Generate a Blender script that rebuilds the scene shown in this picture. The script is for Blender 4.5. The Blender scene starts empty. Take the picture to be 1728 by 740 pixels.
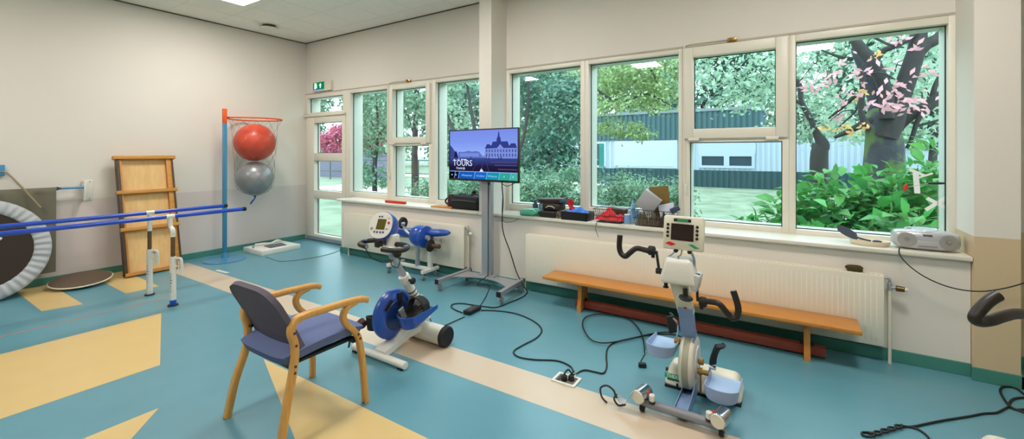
import bpy, bmesh, math, random
import numpy as np
from mathutils import Vector, Matrix, Euler
random.seed(7); RNG = np.random.default_rng(7)
SC = bpy.context.scene; COL = SC.collection
PI = math.pi
# ------------------------------------------------------------------ survey of the camera
F, CX, HY, H, YAW = 724.4, 864.0, 258.3, 1.55, math.atan2(462, 724.4)
S_, C_ = math.sin(YAW), math.cos(YAW)
def _ray(x, y):
    u = (x-CX)/F
    return Vector((-S_+C_*u, C_+S_*u, (HY-y)/F))
def at(x, y, Y):                       # a sight line met with the upright plane at distance Y
    r = _ray(x, y); t = Y/r.y
    return Vector((r.x*t, Y, H+r.z*t))
def onz(x, y, z=0.0):                  # a sight line met with the level plane z
    r = _ray(x, y); t = (z-H)/r.z
    return Vector((r.x*t, r.y*t, z))
# ------------------------------------------------------------------ materials
def lin(c):
    return tuple(((v/255)/12.92 if v/255 <= .04045 else ((v/255+.055)/1.055)**2.4) for v in c)
MATS = {}
def mat(name, rgb, rough=.5, metal=0., spec=.5, var=0., scale=8., bump=0., bscale=60., coat=0., trans=0., emit=None, estr=0., island=0.):
    if name in MATS: return MATS[name]
    m = bpy.data.materials.new(name); m.use_nodes = True
    nt = m.node_tree; n = nt.nodes; L = nt.links
    b = n['Principled BSDF']
    col = (*lin(rgb), 1)
    b.inputs['Base Color'].default_value = col
    b.inputs['Roughness'].default_value = rough
    b.inputs['Metallic'].default_value = metal
    b.inputs['Specular IOR Level'].default_value = spec
    if coat: b.inputs['Coat Weight'].default_value = coat; b.inputs['Coat Roughness'].default_value = .15
    if emit: b.inputs['Emission Color'].default_value = (*lin(emit), 1); b.inputs['Emission Strength'].default_value = estr
    tc = n.new('ShaderNodeTexCoord')
    if var or island:
        hsv = n.new('ShaderNodeHueSaturation'); hsv.inputs['Color'].default_value = col
        mr = n.new('ShaderNodeMapRange'); mr.inputs['To Min'].default_value = 1-(var or island); mr.inputs['To Max'].default_value = 1+(var or island)
        if island:
            g = n.new('ShaderNodeNewGeometry'); L.new(g.outputs['Random Per Island'], mr.inputs['Value'])
            mh = n.new('ShaderNodeMapRange'); mh.inputs['To Min'].default_value = .5-island*.07; mh.inputs['To Max'].default_value = .5+island*.05
            wn = n.new('ShaderNodeTexWhiteNoise'); wn.noise_dimensions = '1D'
            L.new(g.outputs['Random Per Island'], wn.inputs['W']); L.new(wn.outputs['Value'], mh.inputs['Value'])
            L.new(mh.outputs['Result'], hsv.inputs['Hue'])
        else:
            t = n.new('ShaderNodeTexNoise'); t.inputs['Scale'].default_value = scale; t.inputs['Detail'].default_value = 4
            L.new(tc.outputs['Object'], t.inputs['Vector']); L.new(t.outputs['Fac'], mr.inputs['Value'])
            mr.inputs['From Min'].default_value = .25; mr.inputs['From Max'].default_value = .75
        L.new(mr.outputs['Result'], hsv.inputs['Value']); L.new(hsv.outputs['Color'], b.inputs['Base Color'])
        src = hsv.outputs['Color']
    else: src = None
    if bump:
        t2 = n.new('ShaderNodeTexNoise'); t2.inputs['Scale'].default_value = bscale
        L.new(tc.outputs['Object'], t2.inputs['Vector'])
        bp = n.new('ShaderNodeBump'); bp.inputs['Strength'].default_value = bump; bp.inputs['Distance'].default_value = .01
        L.new(t2.outputs['Fac'], bp.inputs['Height']); L.new(bp.outputs['Normal'], b.inputs['Normal'])
    if trans:                                              # thin leaves let light through
        tl = n.new('ShaderNodeBsdfTranslucent'); tl.inputs['Color'].default_value = col
        if src: L.new(src, tl.inputs['Color'])
        mx = n.new('ShaderNodeMixShader'); mx.inputs['Fac'].default_value = trans
        L.new(b.outputs[0], mx.inputs[1]); L.new(tl.outputs[0], mx.inputs[2])
        L.new(mx.outputs[0], n['Material Output'].inputs['Surface'])
    MATS[name] = m
    return m
def wood(name, rgb, rgb2, rough=.4, axis='Y', scale=3., coat=.15):
    m = mat(name, rgb, rough, coat=coat); nt = m.node_tree; n = nt.nodes; L = nt.links
    tc = n['Texture Coordinate'] if 'Texture Coordinate' in n else n.new('ShaderNodeTexCoord')
    mp = n.new('ShaderNodeMapping'); sc = [22, 22, 22]; sc['XYZ'.index(axis)] = 1.6
    mp.inputs['Scale'].default_value = sc
    t = n.new('ShaderNodeTexNoise'); t.inputs['Scale'].default_value = scale; t.inputs['Detail'].default_value = 6
    r = n.new('ShaderNodeValToRGB'); r.color_ramp.elements[0].color = (*lin(rgb), 1); r.color_ramp.elements[1].color = (*lin(rgb2), 1)
    r.color_ramp.elements[0].position = .3; r.color_ramp.elements[1].position = .7
    L.new(tc.outputs['Object'], mp.inputs['Vector']); L.new(mp.outputs['Vector'], t.inputs['Vector'])
    L.new(t.outputs['Fac'], r.inputs['Fac']); L.new(r.outputs['Color'], n['Principled BSDF'].inputs['Base Color'])
    return m
def emission(name, rgb, strength):
    if name in MATS: return MATS[name]
    m = bpy.data.materials.new(name); m.use_nodes = True; nt = m.node_tree; nt.nodes.clear()
    e = nt.nodes.new('ShaderNodeEmission'); o = nt.nodes.new('ShaderNodeOutputMaterial')
    e.inputs['Color'].default_value = (*lin(rgb), 1); e.inputs['Strength'].default_value = strength
    nt.links.new(e.outputs[0], o.inputs['Surface']); MATS[name] = m
    return m
def glass(name, tint):
    m = bpy.data.materials.new(name); m.use_nodes = True; nt = m.node_tree; nt.nodes.clear(); n = nt.nodes
    tr = n.new('ShaderNodeBsdfTransparent'); tr.inputs['Color'].default_value = (*tint, 1)
    gl = n.new('ShaderNodeBsdfGlossy'); gl.inputs['Roughness'].default_value = .0
    fr = n.new('ShaderNodeFresnel'); ge = n.new('ShaderNodeNewGeometry'); mp = n.new('ShaderNodeMapRange')
    mp.inputs['To Min'].default_value = 1.5; mp.inputs['To Max'].default_value = 1/1.5
    nt.links.new(ge.outputs['Backfacing'], mp.inputs['Value']); nt.links.new(mp.outputs['Result'], fr.inputs['IOR'])
    mx = n.new('ShaderNodeMixShader'); o = n.new('ShaderNodeOutputMaterial')
    nt.links.new(fr.outputs[0], mx.inputs[0]); nt.links.new(tr.outputs[0], mx.inputs[1]); nt.links.new(gl.outputs[0], mx.inputs[2])
    nt.links.new(mx.outputs[0], o.inputs['Surface']); MATS[name] = m
    return m
# ------------------------------------------------------------------ mesh building
def cr(pts, n=6, closed=False):        # Catmull-Rom through points
    P = [Vector(p) for p in pts]; out = []; N = len(P)
    if N < 3 or n <= 1: return P
    R = range(N if closed else N-1)
    for i in R:
        if closed: a, b, c, d = P[(i-1) % N], P[i], P[(i+1) % N], P[(i+2) % N]
        else: a, b, c, d = P[max(i-1, 0)], P[i], P[i+1], P[min(i+2, N-1)]
        for k in range(n):
            t = k/n
            out.append(.5*((2*b)+(c-a)*t+(2*a-5*b+4*c-d)*t*t+(3*b-a-3*c+d)*t*t*t))
    if not closed: out.append(P[-1])
    return out
class MB:
    def __init__(s): s.bm = bmesh.new()
    def box(s, c, size, rot=None, bev=0., seg=2, mi=0, top=None):
        r = bmesh.ops.create_cube(s.bm, size=1.); vs = r['verts']
        M = rot if isinstance(rot, Matrix) else (Euler(rot).to_matrix() if rot else Matrix.Identity(3))
        for v in vs:
            k = (top if (top and v.co.z > 0) else (1, 1))
            v.co = Vector((v.co.x*size[0]*k[0], v.co.y*size[1]*k[1], v.co.z*size[2]))
        fs = {f for v in vs for f in v.link_faces}
        for f in fs: f.material_index = mi
        if bev:
            es = {e for f in fs for e in f.edges}
            rb = bmesh.ops.bevel(s.bm, geom=list(es), offset=bev, segments=seg, profile=.5, affect='EDGES', clamp_overlap=True)
            vs = list({v for f in rb['faces'] for v in f.verts} | {v for v in vs if v.is_valid})
            for f in rb['faces']: f.material_index = mi
        c = Vector(c)
        for v in vs: v.co = M @ v.co + c
        return s
    def b2(s, lo, hi, bev=0., mi=0, seg=2):
        lo, hi = Vector(lo), Vector(hi)
        return s.box((lo+hi)/2, hi-lo, bev=bev, mi=mi, seg=seg)
    def sweep(s, pts, radii, seg=10, closed=False, sect=None, side=None, mi=0, caps=True):
        P = [Vector(p) for p in pts]; N = len(P)
        if not hasattr(radii, '__len__'): radii = [radii]*N
        elif len(radii) != N:
            q = radii; radii = [q[min(int(i/(N-1)*(len(q)-1)), len(q)-2)]*(1-((i/(N-1)*(len(q)-1)) - min(int(i/(N-1)*(len(q)-1)), len(q)-2))) + q[min(int(i/(N-1)*(len(q)-1)), len(q)-2)+1]*((i/(N-1)*(len(q)-1)) - min(int(i/(N-1)*(len(q)-1)), len(q)-2)) for i in range(N)]
        if sect is None: sect = [(math.cos(2*PI*k/seg), math.sin(2*PI*k/seg)) for k in range(seg)]
        K = len(sect); rings = []; nrm = None
        for i in range(N):
            if closed: t = P[(i+1) % N]-P[i-1]
            else: t = P[min(i+1, N-1)]-P[max(i-1, 0)]
            if t.length < 1e-9: t = Vector((0, 0, 1))
            t.normalize()
            if side is not None:
                a = Vector(side); a = (a - t*a.dot(t)).normalized()
            else:
                if nrm is None: nrm = Vector((0, 0, 1)) if abs(t.z) < .9 else Vector((1, 0, 0))
                a = nrm - t*nrm.dot(t)
                if a.length < 1e-6: a = t.orthogonal()
                a.normalize(); nrm = a
            b = t.cross(a)
            rings.append([s.bm.verts.new(P[i]+a*(x*radii[i])+b*(y*radii[i])) for x, y in sect])
        for i in range(N if closed else N-1):
            A, B = rings[i], rings[(i+1) % N]
            for k in range(K):
                f = s.bm.faces.new((A[k], A[(k+1) % K], B[(k+1) % K], B[k])); f.material_index = mi
        if caps and not closed:
            f = s.bm.faces.new(list(reversed(rings[0]))); f.material_index = mi
            f = s.bm.faces.new(rings[-1]); f.material_index = mi
        return s
    def tube(s, pts, r, seg=10, n=5, closed=False, mi=0):
        return s.sweep(cr(pts, n, closed), r, seg, closed, mi=mi)
    def strip(s, pts, w, t, side, n=5, mi=0, bev=.25):     # bent board: w along side, t across
        k = bev*min(w, t)/2*1.2
        sect = [(w/2-k, -t/2), (w/2, -t/2+k), (w/2, t/2-k), (w/2-k, t/2), (-w/2+k, t/2), (-w/2, t/2-k), (-w/2, -t/2+k), (-w/2+k, -t/2)]
        return s.sweep(cr(pts, n), 1., sect=sect, side=side, mi=mi)
    def cyl(s, p0, p1, r, r2=None, seg=24, bev=0., mi=0):
        p0, p1 = Vector(p0), Vector(p1); r2 = r if r2 is None else r2
        if bev:
            d = (p1-p0).normalized()*bev
            return s.sweep([p0, p0+d, p1-d, p1], [r-bev, r, r2, r2-bev], seg, mi=mi)
        return s.sweep([p0, p1], [r, r2], seg, mi=mi)
    def lathe(s, prof, o, axis=(0, 0, 1), seg=32, mi=0):    # prof = (r, h) list
        o = Vector(o); ax = Vector(axis).normalized()
        pts = [o+ax*h for r, h in prof]
        a = ax.orthogonal().normalized(); b = ax.cross(a); rings = []
        for (r, h), p in zip(prof, pts):
            rings.append([s.bm.verts.new(p+(a*math.cos(2*PI*k/seg)+b*math.sin(2*PI*k/seg))*max(r, 1e-4)) for k in range(seg)])
        for A, B in zip(rings, rings[1:]):
            for k in range(seg):
                f = s.bm.faces.new((A[k], A[(k+1) % seg], B[(k+1) % seg], B[k])); f.material_index = mi
        s.bm.faces.new(list(reversed(rings[0]))).material_index = mi; s.bm.faces.new(rings[-1]).material_index = mi
        return s
    def prism(s, poly, M, d, mi=0):    # polygon in M's xy plane, thickness d along its z
        A = [s.bm.verts.new(M @ Vector((x, y, 0))) for x, y in poly]; B = [s.bm.verts.new(M @ Vector((x, y, d))) for x, y in poly]
        n = len(poly)
        for f in [s.bm.faces.new(list(reversed(A))), s.bm.faces.new(B)] + [s.bm.faces.new((A[k], A[(k+1) % n], B[(k+1) % n], B[k])) for k in range(n)]:
            f.material_index = mi
        return s
    def sphere(s, c, r, rot=None, u=24, v=14, mi=0):
        if not hasattr(r, '__len__'): r = (r, r, r)
        M = rot if isinstance(rot, Matrix) else (Euler(rot).to_matrix() if rot else Matrix.Identity(3))
        q = bmesh.ops.create_uvsphere(s.bm, u_segments=u, v_segments=v, radius=1.); c = Vector(c)
        for vv in q['verts']: vv.co = M @ Vector((vv.co.x*r[0], vv.co.y*r[1], vv.co.z*r[2])) + c
        for f in {f for vv in q['verts'] for f in vv.link_faces}: f.material_index = mi
        return s
    def poly(s, pts, mi=0):
        f = s.bm.faces.new([s.bm.verts.new(Vector(p)) for p in pts]); f.material_index = mi
        return s
    def grid(s, fn, nu, nv, mi=0, th=0.):
        V = [[s.bm.verts.new(Vector(fn(i/nu, j/nv))) for j in range(nv+1)] for i in range(nu+1)]
        fs = [s.bm.faces.new((V[i][j], V[i+1][j], V[i+1][j+1], V[i][j+1])) for i in range(nu) for j in range(nv)]
        for f in fs: f.material_index = mi
        if th:
            s.bm.normal_update()
            bmesh.ops.solidify(s.bm, geom=fs, thickness=th)
        return s
    def build(s, name, mats, parent=None, smooth=35, local=False, fix=True):
        if fix: bmesh.ops.recalc_face_normals(s.bm, faces=s.bm.faces)
        if parent is not None and not local:
            inv = WM[parent.name].inverted()
            for v in s.bm.verts: v.co = inv @ v.co
        me = bpy.data.meshes.new(name); s.bm.to_mesh(me); s.bm.free()
        for m in (mats if isinstance(mats, (list, tuple)) else [mats]): me.materials.append(m)
        o = bpy.data.objects.new(name, me); COL.objects.link(o)
        if smooth:
            me.shade_smooth(); me.set_sharp_from_angle(angle=math.radians(smooth))
        if parent is not None:
            o.parent = parent; WM[o.name] = WM[parent.name]
        else: WM[o.name] = Matrix.Identity(4)
        return o
WM = {}
def tag(o, label, cat, group=None, kind=None):
    if label: o['label'] = label
    if cat: o['category'] = cat
    if group: o['group'] = group
    if kind: o['kind'] = kind
    return o
def thing(name, label, cat, loc=(0, 0, 0), rot=0., group=None):
    o = bpy.data.objects.new(name, None); COL.objects.link(o)
    o.location = loc; o.rotation_euler = (0, 0, rot); o.empty_display_size = .1
    WM[o.name] = Matrix.Translation(Vector(loc)) @ Matrix.Rotation(rot, 4, 'Z')
    return tag(o, label, cat, group)
def solo(mb, name, mats, label, cat, group=None, kind=None, smooth=35, loc=None):
    """a thing that is a single mesh; its origin goes to loc"""
    if loc is not None:
        for v in mb.bm.verts: v.co -= Vector(loc)
    o = mb.build(name, mats, smooth=smooth)
    if loc is not None: o.location = loc; WM[o.name] = Matrix.Translation(Vector(loc))
    return tag(o, label, cat, group, kind)
def struct(mb, name, mats, smooth=0, parent=None):
    o = mb.build(name, mats, parent, smooth=smooth)
    if parent is None: o['kind'] = 'structure'
    return o
def text(body, size, M, m, parent, name='lettering', ext=.0006, align='LEFT'):
    cu = bpy.data.curves.new(name, 'FONT'); cu.body = body; cu.size = size; cu.extrude = ext; cu.align_x = align; cu.resolution_u = 3
    t = bpy.data.objects.new(name, cu); COL.objects.link(t)
    dg = bpy.context.evaluated_depsgraph_get(); dg.update()
    me = bpy.data.meshes.new_from_object(t.evaluated_get(dg)); bpy.data.objects.remove(t); bpy.data.curves.remove(cu)
    me.transform(WM[parent.name].inverted() @ M if parent is not None else M)
    me.materials.clear(); me.materials.append(m)
    o = bpy.data.objects.new(name, me); COL.objects.link(o); o.parent = parent; WM[o.name] = WM[parent.name]
    return o
def frame(o, x, y):                    # 4x4 with local x,y axes given
    x = Vector(x).normalized(); y = Vector(y); y = (y-x*y.dot(x)).normalized(); z = x.cross(y)
    M = Matrix((x, y, z)).transposed().to_4x4(); M.translation = Vector(o)
    return M
def copy_tree(o, parent=None):
    c = o.copy(); COL.objects.link(c)
    if parent is not None: c.parent = parent
    for ch in o.children: copy_tree(ch, c)
    return c
# ------------------------------------------------------------------ palette
WALL = mat('wall_paint', (225, 219, 211), .75, spec=.25, var=.015, scale=1.5, bump=.04, bscale=220)
WALL_LOW = mat('wall_paint_lower', (213, 203, 199), .6, spec=.3, var=.015, scale=1.5, bump=.04, bscale=220)
COL_LOW = mat('column_paint_lower', (206, 184, 150), .6, spec=.3, var=.02, scale=2, bump=.04, bscale=220)
CEIL = mat('ceiling_tile', (240, 237, 229), .9, spec=.1, var=.03, scale=30)
SKIRT = mat('skirting_linoleum', (70, 134, 122), .35, var=.03, scale=6)
FLOOR = mat('floor_teal', (92, 146, 162), .30, spec=.5, var=.035, scale=5, bump=.015, bscale=25)
FLOOR_Y = mat('floor_yellow', (212, 184, 126), .32, spec=.5, var=.03, scale=5, bump=.015, bscale=25)
FLOOR_C = mat('floor_cream', (202, 184, 162), .32, spec=.5, var=.03, scale=5, bump=.015, bscale=25)
FLOOR_R = mat('floor_line_red', (190, 124, 104), .35)
WHITEP = mat('white_gloss_paint', (224, 220, 208), .35, var=.01, scale=3)
FRAME = mat('window_frame_white', (226, 221, 208), .38, var=.012, scale=3)
GASKET = mat('window_gasket_black', (22, 24, 26), .5)
GLASS = glass('window_glass', (.83, .945, .965))
RADI = mat('radiator_enamel', (228, 222, 206), .35, var=.012, scale=3)
SHADOWGAP = mat('shadow_gap_dark', (92, 80, 58), .6)
CHROME = mat('chrome', (205, 208, 214), .18, metal=1.)
STEEL = mat('brushed_steel', (178, 180, 188), .36, metal=.55)
BRASS = mat('brass', (176, 140, 84), .3, metal=.9)
BLACK = mat('black_plastic', (24, 23, 22), .42)
RUBBER = mat('black_rubber', (20, 20, 20), .65)
CABLE = mat('cable_black', (18, 22, 22), .5)
GRIP = mat('foam_grip_black', (30, 21, 17), .45, bump=.05, bscale=180)
WHITE = mat('white_plastic', (226, 224, 216), .35)
IVORY = mat('ivory_plastic', (220, 214, 196), .36)
GREYP = mat('grey_plastic', (150, 150, 150), .4)
BLUE = mat('blue_plastic', (26, 74, 168), .28, coat=.3)
BLUEBAR = mat('blue_bar_paint', (28, 74, 190), .28, coat=.3)
STEELBLUE = mat('steel_blue_paint', (124, 150, 190), .35)
REDP = mat('red_plastic', (200, 44, 36), .4)
GREENP = mat('green_plastic', (46, 150, 104), .4)
BENCH = wood('bench_wood', (206, 140, 60), (186, 116, 42), .38, 'X')
BENCHL = wood('bench_leg_wood', (200, 134, 58), (180, 112, 44), .4, 'Z')
BEAM = wood('bench_beam_redwood', (150, 62, 38), (126, 46, 28), .45, 'X')
BEECH = wood('beech_wood', (218, 164, 88), (204, 146, 70), .33, 'Z', coat=.3)
BOARDW = wood('crate_board', (228, 190, 130), (216, 174, 112), .55, 'Z', 1.2)
RAILW = wood('crate_rail', (204, 146, 66), (186, 124, 50), .5, 'Y')
DARKW = wood('crate_edge', (84, 62, 44), (64, 46, 32), .6, 'Z')
CHAIRF = mat('chair_fabric', (100, 112, 152), .85, spec=.2, var=.05, scale=40, bump=.15, bscale=500)
# ------------------------------------------------------------------ room numbers
XL, XR, YW, YB, ZC = -7.366, 3.6, 4.569, -5.2, 3.548
YP = 4.235                                   # face of the parapet under the sill
YO = 4.82                                    # outer face of the window wall
# floor: one mesh, coloured linoleum fields let into it
fb = MB(); fb.box(((XL+XR)/2, (YB+YO)/2, -.05), (XR-XL+.4, YO-YB+.2, .1))
def inlay(pts, mi, z=.0006): fb.poly([(x, y, z) for x, y in pts], mi)
sl = -.335                                    # the fields end on one slanting line
def slant(x): return 1.681+sl*(x+5.107)
inlay([(-7.10, 2.34), (-7.14, 2.655), (XR, 2.625), (XR, 2.30)], 2)
inlay([(-5.11, slant(-5.11)), (-5.11, YB), (-3.865, YB), (-3.865, slant(-3.865))], 1)
inlay([(-3.22, slant(-3.22)), (-3.22, YB), (-2.45, YB), (-2.45, slant(-2.45)-.42)], 1)
inlay([(-3.32, 1.722), (XR, 1.722), (XR, -1.0), (-1.2, .95)], 1)
inlay([(-7.36, 1.07), (-7.36, 1.345), (-6.09, 1.35), (-6.16, 1.07)], 1)
inlay([(-7.36, 1.72), (-7.36, 2.02), (-6.17, 2.01), (-6.145, 1.705)], 1)
inlay([(-5.615, -1.0), (-5.590, -1.0), (-5.590, 1.95), (-5.608, 1.95)], 3)
inlay([(-6.37, 2.675), (-6.37, 2.72), (-6.10, 2.735), (-6.10, 2.69)], 4)
struct(fb, 'floor', [FLOOR, FLOOR_Y, FLOOR_C, FLOOR_R, WHITEP])
cb = MB(); cb.b2((XL-.2, YB-.2, ZC), (XR+.2, YO, ZC+.1))
struct(cb, 'ceiling', CEIL)
tb = MB()
for i in range(1, 18): tb.b2((XL+i*.6-.003, YB, ZC-.0012), (XL+i*.6+.003, YW, ZC-.0002))
for i in range(0, 16): tb.b2((XL, YW-.3-i*.6-.003, ZC-.0012), (XR, YW-.3-i*.6+.003, ZC-.0002))
struct(tb, 'trim_ceiling_tile_joints', mat('tile_joint', (222, 218, 208), .9))
w = MB(); w.b2((XL-.15, YB-.2, -.1), (XL, YO, .982), mi=1); w.b2((XL-.15, YB-.2, .982), (XL, YO, ZC))
struct(w, 'wall_left', [WALL, WALL_LOW])
w = MB(); w.b2((XR, YB-.2, -.1), (XR+.15, YO, .982), mi=1); w.b2((XR, YB-.2, .982), (XR+.15, YO, ZC))
struct(w, 'wall_right', [WALL, COL_LOW])
w = MB(); w.b2((XL, YB-.15, -.1), (XR, YB, .982), mi=1); w.b2((XL, YB-.15, .982), (XR, YB, ZC))
struct(w, 'wall_back', [WALL, WALL_LOW])
w = MB()
w.b2((XL, YW, 2.612), (1.30, YO, ZC))                        # over the windows
w.b2((XL, YW, 2.60), (XL+.02, YO, 2.62))
w.b2((-5.87, YP, -.1), (1.085, YO, .80))                     # parapet
w.b2((1.125, YW, .0), (1.30, YO, 2.62))
w.b2((1.30, YW, .982), (XR, YO, ZC)); w.b2((1.30, YW, -.1), (XR, YO, .982), mi=1)
struct(w, 'wall_window', [WALL, COL_LOW])
w = MB(); w.b2((1.088, 4.182, .982), (1.305, YW+.02, ZC-.001)); w.b2((1.088, 4.182, 0), (1.305, YW+.02, .982), mi=1)
struct(w, 'wall_column_right', [WALL, COL_LOW])
w = MB(); w.b2((-3.178, 4.232, 0), (-2.996, YW+.02, ZC-.001)); w.b2((-3.42, YW-.004, .8), (-3.04, YO, 2.62))
struct(w, 'wall_column_middle', [WALL])
sb = MB(); sb.b2((-5.945, 4.192, .803), (-3.178, YW+.01, .835), bev=.006); sb.b2((-2.996, 4.192, .803), (1.087, YW+.01, .835), bev=.006); sb.b2((-3.18, 4.2, .803), (-2.99, 4.24, .834))
struct(sb, 'trim_window_sill', WHITEP, smooth=35)
b = MB(); b.b2((XL, YB, 0), (XL+.014, YW-.02, .085), bev=.004); struct(b, 'baseboard_left', SKIRT)
b = MB(); b.b2((-5.884, YP-.014, 0), (1.085, YP, .09), bev=.004); b.b2((-5.884, YP-.014, 0), (-5.87, YW, .09)); b.b2((1.074, 4.168, 0), (1.319, 4.182, .09), bev=.004); b.b2((1.305, 4.168, 0), (1.319, YW, .09)); b.b2((1.319, YW-.014, 0), (XR, YW, .09)); struct(b, 'baseboard_window', SKIRT)
b = MB(); b.b2((XR-.014, YB, 0), (XR, YW, .09)); struct(b, 'baseboard_right', SKIRT)
b = MB(); b.b2((XL, YB, 0), (XR, YB+.014, .09)); struct(b, 'baseboard_back', SKIRT)
b = MB(); b.b2((XL, YB, ZC-.014), (XL+.012, YW, ZC-.001)); b.b2((XL, YW-.012, ZC-.014), (1.088, YW, ZC-.001)); b.b2((1.305, YW-.012, ZC-.014), (XR, YW, ZC-.001)); struct(b, 'trim_ceiling_shadow_gap', SHADOWGAP)  # dark-coloured strip stands in for the shaded gap between wall and ceiling
b = MB(); b.b2((XL, YW-.008, 2.606), (-3.178, YW, 2.624)); b.b2((-2.996, YW-.008, 2.606), (1.12, YW, 2.624)); struct(b, 'trim_window_head', mat('trim_grey', (186, 178, 164), .6))
# ------------------------------------------------------------------ windows: frames with their glass
YG = 4.640
def ring(mb, x0, z0, x1, z1, gx0, gz0, gx1, gz1, y0, y1, mi=0, bev=.004):
    for lo, hi in (((x0, z0), (gx0, z1)), ((gx1, z0), (x1, z1)), ((gx0, z0), (gx1, gz0)), ((gx0, gz1), (gx1, z1))):
        if hi[0]-lo[0] > .002 and hi[1]-lo[1] > .002: mb.b2((lo[0], y0, lo[1]), (hi[0], y1, hi[1]), bev=bev, mi=mi)
def pane(parent, gx0, gz0, gx1, gz1, y=YG):
    g = MB(); g.b2((gx0-.008, y-.003, gz0-.008), (gx1+.008, y+.003, gz1+.008)); g.build('glass_pane', GLASS, parent, smooth=0)
    k = MB(); ring(k, gx0-.001, gz0-.001, gx1+.001, gz1+.001, gx0+.007, gz0+.007, gx1-.007, gz1-.007, y-.014, y-.004, bev=0); k.build('gasket', GASKET, parent, smooth=0)
WN = [0]
def window(x0, z0, x1, z1, gl, sash=None):
    WN[0] += 1; m = MB()
    if sash is None: ring(m, x0, z0, x1, z1, *gl, YW-.002, YO)
    else:
        (lx0, lz0, lx1, lz1) = gl; (sx0, sz0, sx1, sz1), (ux0, uz0, ux1, uz1) = sash
        ring(m, x0, z0, x1, (sz0+lz1)/2, lx0, lz0, lx1, lz1, YW-.002, YO)
        ring(m, x0, (sz0+lz1)/2, x1, z1, sx0+.03, sz0+.02, sx1-.03, sz1-.02, YW-.002, YO)
    o = struct(m, f'window_{WN[0]}', FRAME, smooth=35); pane(o, *gl)
    if sash is not None:
        k = MB(); ring(k, sx0, sz0, sx1, sz1, ux0, uz0, ux1, uz1, YW-.028, YG+.02, bev=.006)
        f = k.build('sash', FRAME, o)
        pane(f, ux0, uz0, ux1, uz1)
        for hx in (sx0+.09, sx1-.12):
            h = MB(); h.b2((hx-.05, YW-.036, sz0-.022), (hx+.05, YW-.003, sz0+.004), bev=.006); h.build('hinge', WHITEP, o)
        h = MB(); h.b2((x0+.012, YW-.02, 1.14), (x0+.037, YW-.002, 1.24), bev=.006); h.cyl((x0+.025, YW-.045, 1.21), (x0+.025, YW-.01, 1.21), .008); h.b2((x0+.017, YW-.055, 1.12), (x0+.033, YW-.04, 1.22), bev=.005); h.build('crank_handle', WHITEP, o)
    return o
window(-6.165, .80, -5.165, 2.607, (-6.10, .915, -5.213, 2.548))
window(-5.165, .80, -4.28, 2.607, (-5.075, .887, -4.335, 1.662), ((-5.15, 1.70, -4.295, 2.558), (-5.068, 1.79, -4.377, 2.520)))
window(-4.28, .80, -3.405, 2.607, (-4.205, .885, -3.415, 2.555))
window(-3.05, .80, -1.93, 2.607, (-2.95, .915, -1.985, 2.558))
window(-1.93, .80, -.87, 2.607, (-1.88, .94, -.915, 2.558))
window(-.87, .80, .025, 2.607, (-.814, .882, -.027, 1.658), ((-.858, 1.695, .016, 2.596), (-.775, 1.79, -.077, 2.50)))
window(.025, .80, 1.128, 2.607, (.075, .875, 1.05, 2.543))
# transom over the door
m = MB(); ring(m, XL+.002, 2.215, -6.165, 2.607, -7.30, 2.275, -6.30, 2.54, YW-.002, YO); m.b2((XL+.01, YW-.05, 2.20), (-6.20, YW, 2.235), bev=.008)
WN[0] += 1; o = struct(m, f'window_{WN[0]}', FRAME, smooth=35); pane(o, -7.30, 2.275, -6.30, 2.54)
# door leaf with three panes
m = MB()
m.b2((XL+.002, YW-.002, 0), (-7.315, YO, 2.215), bev=.004); m.b2((-6.215, YW-.002, 0), (-6.165, YO, 2.215), bev=.004)
m.b2((-7.315, YW+.01, 0), (-6.215, YO, .02))
door = struct(m, 'door_1', FRAME, smooth=35)
m = MB(); zs = [.02, .12, .75, .895, 1.418, 1.553, 2.085, 2.21]
m.b2((-7.31, YW-.02, .02), (-7.085, YG+.03, 2.21), bev=.005); m.b2((-6.30, YW-.02, .02), (-6.22, YG+.03, 2.21), bev=.005)
for a, c in ((0, 1), (2, 3), (4, 5), (6, 7)): m.b2((-7.085, YW-.02, zs[a]), (-6.30, YG+.03, zs[c]), bev=.003)
leaf = m.build('door_leaf', FRAME, door)
for a, c in ((1, 2), (3, 4), (5, 6)): pane(leaf, -7.085, zs[a], -6.30, zs[c])
m = MB(); m.b2((-7.31, YW-.024, .02), (-6.22, YW-.019, .075)); m.build('kick_strip', STEEL, leaf)
# ------------------------------------------------------------------ window opener rods
def opener(x, xl, z, label):
    t = thing('window_opener', label, 'window opener', (x, YW-.02, z), group='window opener rods')
    m = MB(); m.b2((x-.05, YW-.03, z-.02), (x+.03, YW-.008, z+.012), bev=.004); m.cyl((x-.02, YW-.03, z), (x-.02, YW-.05, z), .012); m.build('bracket', BRASS, t)
    m = MB(); m.tube([(x-.04, YW-.022, z+.006), (xl+.10, YW-.022, z+.006), (xl+.03, YW-.022, z), (xl, YW-.022, z-.05), (xl, YW-.022, z-.3), (xl, YW-.022, 1.22)], .006, 8); m.build('rod', WHITEP, t)
opener(-.42, -.862, 2.63, 'thin white opener rod above the sash window right of the middle column')
opener(-4.72, -5.162, 2.63, 'thin white opener rod above the sash window left of the middle column')
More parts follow.
